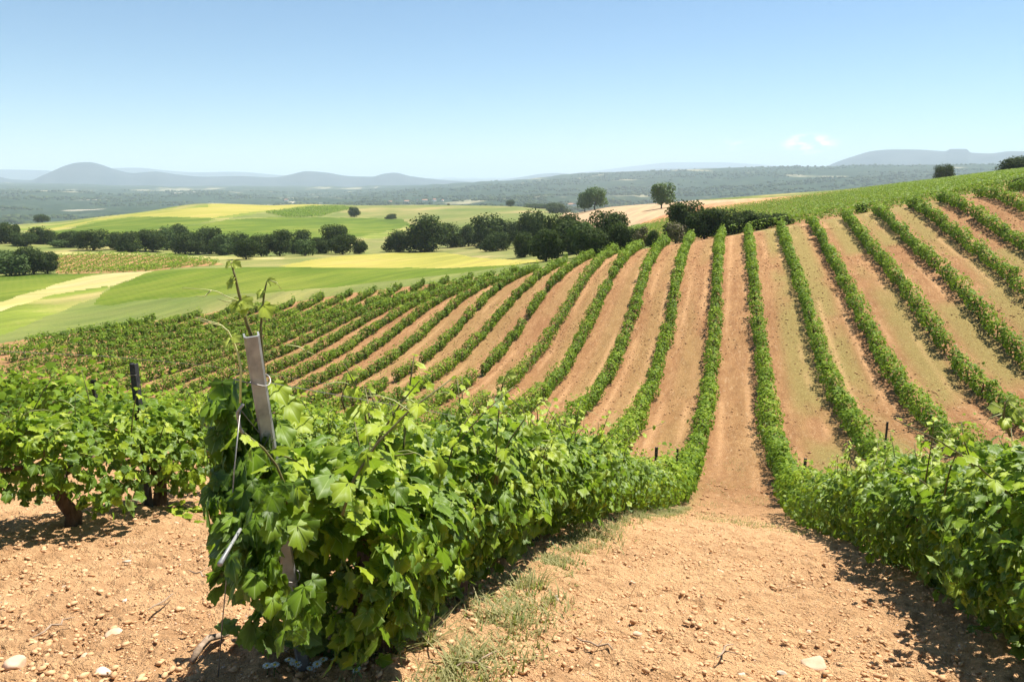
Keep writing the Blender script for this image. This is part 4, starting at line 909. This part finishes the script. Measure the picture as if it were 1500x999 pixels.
def clods(n, seed):
    g = np.random.default_rng(seed); import bmesh
    me = rock_mesh('tmp', 1, 990, M['crumb'], 1); co = np.zeros(len(me.vertices)*3); me.vertices.foreach_get('co', co); co = co.reshape(-1, 3)
    fi = np.zeros(len(me.polygons)*3, int); me.polygons.foreach_get('vertices', fi); fi = fi.reshape(-1, 3); bpy.data.meshes.remove(me)
    x = g.uniform(-45, 32, n); y = 12+76*g.random(n)**.8; tl_, ln_ = lateral(x, y)
    k_ = (fbm(x*.5, y*.2, 4, seed) > .47) & (tl_ > .14) & (tl_ < .86) & (np.abs(x) < y*.95+6) & (g.random(n) > (y-12)/95); x, y = x[k_], y[k_]; n = len(x)
    z = h_ground(x, y); s = .022+.05*g.random(n)**2; s = s*(1+np.hypot(x, y)*.008); an = g.uniform(0, 6.3, n)
    cx = co[None, :, 0]*np.cos(an)[:, None]-co[None, :, 1]*np.sin(an)[:, None]; cy = co[None, :, 0]*np.sin(an)[:, None]+co[None, :, 1]*np.cos(an)[:, None]
    V = np.stack([x[:, None]+cx*s[:, None], y[:, None]+cy*s[:, None], z[:, None]+co[None, :, 2]*s[:, None]+s[:, None]*.3], 2).reshape(-1, 3)
    F = (fi[None]+(np.arange(n)*len(co))[:, None, None]).reshape(-1, 3)
    o = mesh_obj('clods', V, F, M['clod'], None, False); tag(o, 'reddish clods scattered in the lanes between the vine rows', 'clods', kind='stuff')
clods(60000, 17)
# twigs
TW = [(700, 980, 60, 'curved dry twig at the bottom left of the lane'), (1060, 965, 50, 'thin dry twig near the bottom of the lane'), (240, 893, 40, 'forked dry twig on the left soil'), (80, 930, 45, 'dry twig in the left foreground'),
      (870, 955, 55, 'pair of crossed dry twigs in the lane'), (1285, 808, 60, 'pale dry cane under the right hedge'), (290, 850, 40, 'pale straw lying left of the nearest grapevine')]
for i, (u, v, px, lab) in enumerate(TW):
    g = np.random.default_rng(60+i); p = gp(u, v, .015); d = np.linalg.norm(p-[0, 0, EYE]); Lx = px/1125*d; a = g.uniform(0, PI); dv = np.array([math.cos(a), math.sin(a)*1.5, 0])
    pts = []
    for q_ in np.linspace(-.5, .5, 6):
        w_ = p+dv*Lx*q_+np.array([g.normal(0, .008), g.normal(0, .008), 0]); w_[2] = float(h_ground(w_[0], w_[1]))+.035+.02*g.random(); pts.append(w_)
    mb = MB(); mb.tube(pts, [.003, .0045, .005, .0045, .004, .002], 5)
    mb.tube([pts[2], pts[2]+np.array([dv[1], -dv[0], .15])*Lx*.3], [.003, .0015], 4)
    o = mb.obj('twig', M['stick'], None, True); tag(o, lab, 'twig', 'dry twigs on the soil')
# grass tufts at the foot of the left hedge
def grass(name, x, y, h, seed, mat_, label):
    g = np.random.default_rng(seed); n = len(x); z = h_ground(x, y)+.01
    a = g.uniform(0, 2*PI, n); lean = g.uniform(.2, 1.5, n); w = g.uniform(.0018, .0042, n)*1.3
    dx_, dy_ = np.cos(a)*lean*h, np.sin(a)*lean*h; sx, sy = -np.sin(a)*w, np.cos(a)*w
    P = np.stack([x, y, z], 1)
    def pt_(f, wf): return np.stack([x+dx_*f*f, y+dy_*f*f, z+h*f*(1-.25*f)], 1), np.stack([sx*wf, sy*wf, sx*0], 1)
    V = []
    for f, wf in ((0, 1), (.5, .8)):
        c_, s_ = pt_(f, wf); V += [c_-s_, c_+s_]
    c_, s_ = pt_(1, 0); V.append(c_)
    V = np.stack(V, 1).reshape(-1, 3); b = (np.arange(n)*5)[:, None]
    F = np.concatenate([b+np.array([[0, 1, 3]]), b+np.array([[0, 3, 2]]), b+np.array([[2, 3, 4]])])
    o = mesh_obj(name, V, F, mat_, None, False, {'rnd': np.repeat(g.random(n), 5)}); tag(o, label, 'grass', kind='stuff'); return o
g = np.random.default_rng(5); n = 24000
yy = 1.6+g.random(n)**1.25*17; dens = fbm(yy*1.1, yy*0, 3, 2); xx = row_x(-1, yy)+.27+g.normal(0, .11, n)*(1+.5*np.exp(-yy/3))+(yy < 4)*g.uniform(-.05, .16, n)
k_ = fbm(xx*4, yy*4, 3, 6) > .42; grass('dry_grass', xx[k_], yy[k_], g.uniform(.02, .075, n)[k_]*(1+.9*(vnoise(xx*3, yy*3, 8)[k_] > .66)), 6, M['grass'], 'dry green grass growing along the foot of the left hedge')
n = 3500; yy = 2+g.random(n)*14; xx = row_x(-1, yy)+g.normal(0, .22, n); k_ = fbm(xx*3, yy*3, 3, 16) > .52
grass('low_weeds', xx[k_], yy[k_], g.uniform(.03, .10, n)[k_], 8, M['weed'], 'low green weeds under the left hedge')
# sparse dry grass in the lane at the bend, and under the left-edge vines
n = 5000; a = g.uniform(-.5, .5, n); yy = g.uniform(10, 30, n); xx = g.uniform(-1.1, 1.2, n)+.3
k_ = fbm(xx*1.5, yy*.6, 3, 26) > .55; grass('dry_grass', xx[k_], yy[k_], g.uniform(.03, .09, n)[k_], 9, M['grass'], 'sparse dry grass in the lane at the valley bottom')
# tall grass tuft in the bottom strip
def tuft(u, v, n, h, spread, mat_, name, label, cat, seed, group=None):
    g = np.random.default_rng(seed); p = gp(u, v); x = p[0]+g.normal(0, spread, n); y = p[1]+g.normal(0, spread, n)
    o = grass(name, x, y, g.uniform(.5, 1, n)*h, seed, mat_, label); del o['kind']; o['category'] = cat
    if group: o['group'] = group
tuft(628, 958, 60, .26, .02, M['grass'], 'grass_tuft', 'tall grass tuft in the grassy strip at the bottom of the lane', 'grass tuft', 31)
tuft(560, 975, 70, .20, .04, M['grass'], 'grass_tuft', 'short straw coloured tuft right of the white flowers', 'grass tuft', 32)
def weed(u, v, s, label, seed, n=46):
    g = np.random.default_rng(seed); p = gp(u, v); t = empty('weed', tuple(p)); tag(t, label, 'weed')
    a = g.uniform(0, 2*PI, n); r = g.uniform(0, 1, n)**.6*s
    P = np.stack([np.cos(a)*r, np.sin(a)*r, g.uniform(.01, .6, n)*s*(1.1-r/s)], 1); o3 = np.stack([np.cos(a), np.sin(a), a*0], 1)
    leaf_cloud('leaves', P, o3*.3+[0, 0, 1]+g.normal(0, .3, (n, 3)), o3+[0, 0, .2], g.uniform(.05, .10, n), T_NEAR, M['leaf'], t, g.uniform(.55, .97, n))
    mb = MB()
    for i in range(7): mb.tube([(0, 0, -.01), P[i]*.6+[0, 0, .03], P[i]], [.004, .003, .002], 4)
    mb.obj('stems', M['shoot'], t, True)
weed(262, 758, .20, 'small bright green weed on the soil between the vines', 71)
weed(300, 748, .10, 'tiny green weed right of the bright green weed', 72, 16)
# daisies at the bottom edge
fl = None; g = np.random.default_rng(77)
DA = [(392, 990), (402, 994), (424, 985), (430, 990), (441, 984), (449, 990), (458, 985), (468, 988), (476, 984), (487, 992), (495, 987), (505, 992), (437, 978), (413, 986), (533, 995), (560, 925), (570, 931)]
for i, (u, v) in enumerate(DA):
    p = gp(u, v+5); hgt_ = .045+.02*g.random()
    if fl is None:
        t = empty('daisy', (0, 0, 0)); mb = MB(); mb.tube([(0, 0, 0), (.003, 0, .03), (0, 0, .055)], .0012, 4); mb.obj('stem', M['weed'], t)
        mb = MB()
        for j in range(11):
            a = 2*PI*j/11; c_, s_ = math.cos(a), math.sin(a); w_ = .0042
            mb.add([(c_*.003, s_*.003, .056), (c_*.010-s_*w_, s_*.010+c_*w_, .059), (c_*.0165, s_*.0165, .057), (c_*.010+s_*w_, s_*.010-c_*w_, .059)], [(0, 3, 2, 1)])
        mb.obj('petals', M['petal'], t); mb = MB(); mb.tube([(0, 0, .055), (0, 0, .060), (0, 0, .0615)], [.0045, .004, .001], 7); mb.obj('flower_centre', M['pistil'], t); fl = t
    else:
        t = fl.copy(); C.objects.link(t)
        for ch in fl.children: c2 = ch.copy(); C.objects.link(c2); c2.parent = t
    t.location = (p[0], p[1], p[2]); s = float(g.uniform(.9, 1.4)); t.scale = (s, s, s); t.rotation_euler = (float(g.uniform(-.1, .5)), float(g.uniform(-.3, .3)), float(g.uniform(0, 6)))
    tag(t, 'small white daisy in the patch of flowers at the foot of the nearest grapevine', 'daisy', 'white daisies at the foot of the nearest grapevine')

# ------------------------------------------------------------------ trees
CR = {}
def crown_mesh(key, seed, matr, n=3000, leaf=.055, lobes=9, low=.06, topw=.8, round_=1.):
    if key in CR: return CR[key]
    g = np.random.default_rng(seed); Ls = []
    Ls.append((np.array([0, 0, .5]), np.array([.36, .36, .40])))
    for i in range(lobes):
        a = 2*PI*i/lobes*1.0+g.uniform(-.4, .4); zz = g.uniform(.25, .78); r = .30*(1-.9*max(0, zz-.55))*g.uniform(.6, 1.1)
        Ls.append((np.array([math.cos(a)*r, math.sin(a)*r, zz]), np.array([1, 1, .85])*g.uniform(.13, .24)))
    P = []; N = []; S = []
    w = np.array([np.prod(l[1])**(2/3) for l in Ls]); w /= w.sum()
    for (c_, r_), wt in zip(Ls, w):
        m = int(n*wt); dv = nrm(g.normal(0, 1, (m, 3))); rad = np.where(g.random(m) < .8, g.normal(.96, .11, m), g.uniform(.4, 1, m))
        p = c_+dv*rad[:, None]*r_; P.append(p); N.append(dv)
    P = np.concatenate(P); N = np.concatenate(N); k_ = P[:, 2] > low*(.6+.8*vnoise(P[:, 0]*8, P[:, 1]*8, seed)); P = P[k_]; N = N[k_]; n = len(P)
    P = P+(g.random((n, 1)) < .06)*N*g.uniform(0, .05, (n, 1))
    o = leaf_cloud('crown', P, N+g.normal(0, .5, (n, 3))+[0, 0, .3], g.normal(0, 1, (n, 3)), g.uniform(.6, 1.3, n)*leaf, T_FAR, matr, None, g.beta(2, 2, n), g=g)
    me = o.data; bpy.data.objects.remove(o); CR[key] = me; return me
def trunk_mesh_(key, matr, forked=True):
    if key in CR: return CR[key]
    mb = MB(); mb.tube([(0, 0, -.08), (.01, 0, .1), (0, .01, .3), (.01, 0, .55)], [.05, .036, .03, .012], 7)
    for a in (0.4, 2.3, 4.2): mb.tube([(0, 0, .2), (math.cos(a)*.12, math.sin(a)*.12, .38), (math.cos(a)*.24, math.sin(a)*.24, .6)], [.022, .015, .006], 5)
    o = mb.obj('trunk', matr, None, True); me = o.data; bpy.data.objects.remove(o); CR[key] = me; return me
def tree(x, y, w, h, kind, label, group, name='tree', cat='tree', lift=0.):
    z = float(h_ground(x, y)); t = empty(name, (x, y, z-.02), float(rng.uniform(0, 6))); tag(t, label, cat, group)
    v = int(rng.integers(0, 4))
    spec = {'oak': (M['oak'], 5200, .050, 10, .0), 'green': (M['green_tree'], 3600, .058, 12, .16), 'olive': (M['olive'], 2400, .065, 11, .04), 'brown': (M['brown'], 1800, .065, 9, .03), 'round': (M['oak'], 5200, .046, 14, .02)}[kind]
    me = crown_mesh((kind, v), 300+v+len(kind)*17, spec[0], spec[1], spec[2], spec[3], spec[4])
    c_ = bpy.data.objects.new('crown', me); C.objects.link(c_); c_.parent = t; c_.scale = (w*1.22, w*1.22, h*1.24); c_.location = (0, 0, -h*.09 if kind in ('oak', 'round', 'olive') else 0)
    b = bpy.data.objects.new('trunk', trunk_mesh_('trunk', M['treebark'])); C.objects.link(b); b.parent = t; b.scale = (w*.8 if kind == 'green' else w*.9, w*.9, h)
    return t
_T = ['', '', 'twenty', 'thirty', 'forty', 'fifty', 'sixty', 'seventy', 'eighty', 'ninety']; _O = ['', 'first', 'second', 'third', 'fourth', 'fifth', 'sixth', 'seventh', 'eighth', 'ninth']
def ordw(n):
    if n <= 20: return ORD[n-1]
    return (_T[n//10]+'-'+_O[n % 10]) if n % 10 else _T[n//10][:-1]+'ieth'
POSW = [ordw(i+1) for i in range(99)]
def belt(lst, group, fmt):
    lst = sorted(lst)
    for i, (u, vb, w, h, kind, dfix) in enumerate(lst):
        if dfix: x, y = at(u, dfix, vb)
        else: x, y = raycast(u, vb, 100, 900)
        d = math.hypot(x, y); z = float(h_ground(x, y))
        top = EYE+float(ray(u, vb-h)[1])*d; hm = max(1.2, top-z); wm = w/1125*d*1.03
        lab = fmt % ('leftmost' if i == 0 else ('rightmost' if i == len(lst)-1 else '%s from the left' % POSW[i]))
        tree(x, y, wm, hm, kind, lab, group, 'holm_oak' if kind in ('oak', 'round') else ('shrub' if kind in ('brown', 'olive') else 'tree'), 'tree' if kind in ('oak', 'round', 'green') else 'shrub')
belt([(8,357,30,30,'oak',0),(23,357,13,27,'oak',0),(35,361,27,20,'oak',0),(60,358,30,25,'oak',0),(75,358,22,20,'oak',0),(91,363,25,12,'olive',0),(104,362,24,23,'oak',0),(119,363,16,23,'olive',0),(137,367,34,29,'round',0),
      (158,361,7,8,'oak',0),(172,366,24,24,'oak',0),(190,369,30,28,'oak',0),(224,369,36,31,'oak',0),(244,366,26,33,'olive',0),(264,358,28,28,'round',0)],
     'dark holm oaks of the left tree belt', 'dark rounded holm oak, %s in the belt beyond the left fields')
belt([(272,373,32,31,'oak',0),(290,373,30,33,'oak',0),(308,372,36,38,'oak',0),(326,374,30,30,'olive',0),(346,372,32,31,'oak',0),(361,380,30,29,'oak',0),(383,376,28,32,'oak',0),(410,375,34,36,'oak',0),
      (441,372,30,33,'oak',0),(447,375,26,24,'olive',0),(468,370,22,21,'oak',0),(475,372,24,20,'oak',0),(492,371,36,40,'round',0),(502,373,34,28,'oak',0),(527,372,20,21,'oak',0)],
     'dark holm oaks of the middle tree belt', 'dark holm oak, %s in the dense middle tree belt')
belt([(583,369,34,31,'oak',0),(625,369,56,53,'oak',0),(661,363,34,34,'oak',0),(687,361,28,31,'oak',0),(718,362,50,47,'oak',0),(726,368,38,26,'oak',0),(746,360,32,36,'oak',0),(779,360,38,52,'round',0),
      (768,377,30,36,'oak',0),(800,383,42,46,'oak',0),(812,357,28,42,'oak',168),(838,378,58,54,'oak',146),(856,372,44,44,'olive',128),(828,366,40,50,'oak',165),(892,362,50,50,'round',135),(907,366,38,38,'oak',120),(925,352,26,18,'oak',118),(870,380,50,44,'oak',118)],
     'dark holm oaks behind the vineyard', 'dark holm oak, %s in the big clump behind the vineyard')
belt([(940,352,22,16,'brown',112),(958,350,20,12,'oak',108),(990,347,30,18,'brown',108),(1001,340,46,43,'round',118),(1032,345,46,38,'oak',110),(1046,330,26,20,'oak',122),(1066,343,44,36,'oak',108),(1088,336,32,26,'oak',112),
      (1112,334,40,22,'oak',106),(1143,329,30,16,'oak',106),(1262,307,14,8,'oak',104),(1496,278,22,14,'oak',102)],
     'bushes along the top edge of the vineyard', 'dark bush, %s along the top edge of the vineyard')
def lone(u, vb, w, h, kind, d, lab):
    x, y = at(u, d, vb) if d else raycast(u, vb, 150, 1300)
    dd = math.hypot(x, y); z = float(h_ground(x, y)); top = EYE+float(ray(u, vb-h)[1])*dd
    tree(x, y, w/1125*dd*1.03, max(1., (top-z)*1.2), kind, lab, None, 'tree', 'tree')
lone(871,304,29,22,'green',470,'big green tree standing on the far bare field')
lone(857,304,22,15,'green',474,'smaller rounded tree touching the big green tree on its left')
lone(969,304,31,26,'green',330,'single tree with visible trunk and shadow on the tan field')
lone(1382,265,21,20,'round',330,'round dark tree alone on the skyline ridge at the right')
lone(1491,251,38,17,'round',262,'dark tree cut by the right edge on the skyline')
lone(748,304,12,9,'round',1000,'small round tree on the plateau edge in the centre')
lone(519,318,14,12,'oak',0,'small dark tree on the border of the green field')
lone(573,321,15,6,'oak',0,'low dark bush at the corner of the green field')
lone(62,326,16,10,'round',0,'small round tree on the hill crest at the left')
lone(790,303,46,3,'oak',1010,'long low hedge on the plateau edge'); lone(815,304,30,4,'oak',800,'low bushes left of the big green tree')
lone(657,302,4,3,'oak',1050,'tiny bush on the plateau horizon')
belt([(2,400,40,32,'olive',0),(24,404,34,30,'olive',0),(40,388,30,20,'olive',0),(50,402,34,38,'oak',0),(70,401,26,30,'oak',0),(14,385,26,18,'olive',0)], 'bushes at the left edge by the small vineyard', 'dusky green bush, %s in the thicket at the left edge')

# ------------------------------------------------------------------ neighbouring vineyards beyond
def far_rows(poly, ang, sp, per, size, height, group, fmt, name='vine_row', wid=.4):
    ca, sa = math.cos(ang), math.sin(ang); R_ = np.array([[ca, sa], [-sa, ca]]); Q = poly@R_.T
    i = 0; g = np.random.default_rng(int(sp*100)+len(group))
    vs = np.arange(Q[:, 1].min()+sp/2, Q[:, 1].max(), sp); made = []
    for vv in vs:
        us = []
        for a in range(len(Q)):
            (xa, ya), (xb, yb) = Q[a], Q[(a+1) % len(Q)]
            if (ya > vv) != (yb > vv): us.append(xa+(vv-ya)*(xb-xa)/(yb-ya))
        us.sort()
        if len(us) < 2 or us[-1]-us[0] < 4: continue
        n = int(per*(us[-1]-us[0])); u_ = g.uniform(us[0], us[-1], n)
        c_ = np.cos(u_/1.3*2*PI)*.5+.5; u_ = u_[g.random(n) < .4+.6*c_]; n = len(u_)
        a_ = g.uniform(0, 2*PI, n); w_ = vv+np.cos(a_)*wid*g.uniform(.5, 1.1, n); zz = height*.58+np.sin(a_)*height*.42
        P2 = np.stack([u_, w_], 1)@R_; P = np.stack([P2[:, 0], P2[:, 1], h_ground(P2[:, 0], P2[:, 1])+zz], 1)
        o0 = P.mean(0); N = np.stack([g.normal(0, .5, n), g.normal(0, .5, n), np.abs(np.sin(a_))+.4], 1)
        o = leaf_cloud(name, P-o0, N, g.normal(0, 1, (n, 3))+[0, 0, -.8], g.uniform(.6, 1.3, n)*size, T_FAR, M['rowleaf'], None, g=g); o.location = tuple(o0)
        made.append((o, vv))
    for i, (o, vv) in enumerate(made):
        tag(o, fmt % POSW[i], 'vine row', group)
far_rows(NVP, math.radians(28), 2.9, 60, .22, 1.35, 'rows of the neighbouring vineyard beyond the crest', '%s green row, counted from the near side, in the neighbouring vineyard beyond the crest')
far_rows(SVP, math.radians(-62), 3.0, 30, .30, 1.15, 'rows of the small vineyard in the valley', '%s row of the small striped vineyard in the left valley', wid=.45)
far_rows(FVP, math.radians(20), 7.5, 12, .8, 1.8, 'rows of the far plot on the plateau', '%s row of the dark green plot on the far plateau', wid=1.6)

# ------------------------------------------------------------------ woods on the plain and a far village
def wood(n, seed, dmin, dmax, name, label, smin, smax, thr):
    g = np.random.default_rng(seed); a = g.uniform(-.80, .66, n)-YAW*0+0.; a = a-.0; d = dmin*(dmax/dmin)**g.random(n)
    a = g.uniform(math.radians(-56), math.radians(26), n)
    x = d*np.sin(a); y = d*np.cos(a); k_ = fbm(x/260, y/260, 5, 31) > thr; x, y, d = x[k_], y[k_], d[k_]; n = len(x); z = h_ground(x, y)
    r = g.uniform(smin, smax, n); V = []; F = []
    ico = np.array([(0, 0, 1.)]+[(math.cos(q*2*PI/6)*1., math.sin(q*2*PI/6)*1., .55) for q in range(6)]+[(math.cos(q*2*PI/6+.5)*.95, math.sin(q*2*PI/6+.5)*.95, 0) for q in range(6)])
    fi = [(0, 1+q, 1+(q+1) % 6) for q in range(6)]+[(1+q, 7+q, 1+(q+1) % 6) for q in range(6)]+[(1+(q+1) % 6, 7+q, 7+(q+1) % 6) for q in range(6)]
    fi = np.array(fi); P = ico[None]*r[:, None, None]*g.uniform(.7, 1.25, (n, 13, 1)); P = P+np.stack([x, y, z-.3], 1)[:, None]
    F = (fi[None]+(np.arange(n)*13)[:, None, None]).reshape(-1, 3)
    o = mesh_obj(name, P.reshape(-1, 3), F, M['oak'], None, False, {'rnd': np.repeat(g.random(n), 13)}); tag(o, label, 'wood', kind='stuff')
wood(26000, 1, 1500, 5600, 'scrub_wood', 'scattered dark scrub woods on the far plain and ridge', 3.5, 9, .47)
hn = 0
for (u, d, w, lab) in ((572, 3000, 9, 'white far house, leftmost of the tiny village'), (596, 2900, 12, 'white far house second in the tiny village'), (622, 3050, 14, 'tall pale far house in the tiny village'), (636, 2950, 10, 'small pale far house near the right end of the village'),
                       (648, 3100, 9, 'white far house at the right end of the village'), (612, 3000, 8, 'low white far house in the middle of the village'), (838, 2300, 16, 'pale farm building on the plain behind the big green tree'), (420, 3300, 12, 'pale far shed beyond the yellow hill crest')):
    x, y = at(u, d, 298); z = float(h_ground(x, y)); t = empty('house', (x, y, z), .4*hn); tag(t, lab, 'house', 'tiny pale houses on the far plain'); hn += 1
    mb = MB(); mb.box((0, 0, 3), (w*1.4, w, 8)); mb.obj('wall', M['plaster'], t)
    mb = MB(); mb.add([(-w*.75, -w*.55, 7), (w*.75, -w*.55, 7), (w*.75, w*.55, 7), (-w*.75, w*.55, 7), (-w*.75, 0, 10), (w*.75, 0, 10)], [(0, 1, 5, 4), (2, 3, 4, 5), (0, 4, 3), (1, 2, 5), (3, 2, 1, 0)]); mb.obj('roof', M['tile'], t)

# ------------------------------------------------------------------ the air
hz = bpy.data.meshes.new('haze'); S_ = 30000
zb = float(GZ[RR < S_*1.5].min())-1; zt = 520.
mb = MB(); mb.box((0, 0, (zb+zt)/2), (2*S_, 2*S_, zt-zb)); hz = mb.obj('haze', None); tag(hz, kind='stuff')
hm = bpy.data.materials.new('haze'); hm.use_nodes = True; ht = hm.node_tree; ht.nodes.clear()
pv = ht.nodes.new('ShaderNodeVolumePrincipled'); ho = ht.nodes.new('ShaderNodeOutputMaterial'); pv.inputs['Color'].default_value = (.76, .90, 1, 1); pv.inputs['Density'].default_value = 1.02e-4; pv.inputs['Anisotropy'].default_value = .0
ht.links.new(pv.outputs[0], ho.inputs['Volume']); hz.data.materials.append(hm)
print('objects', len(bpy.data.objects))
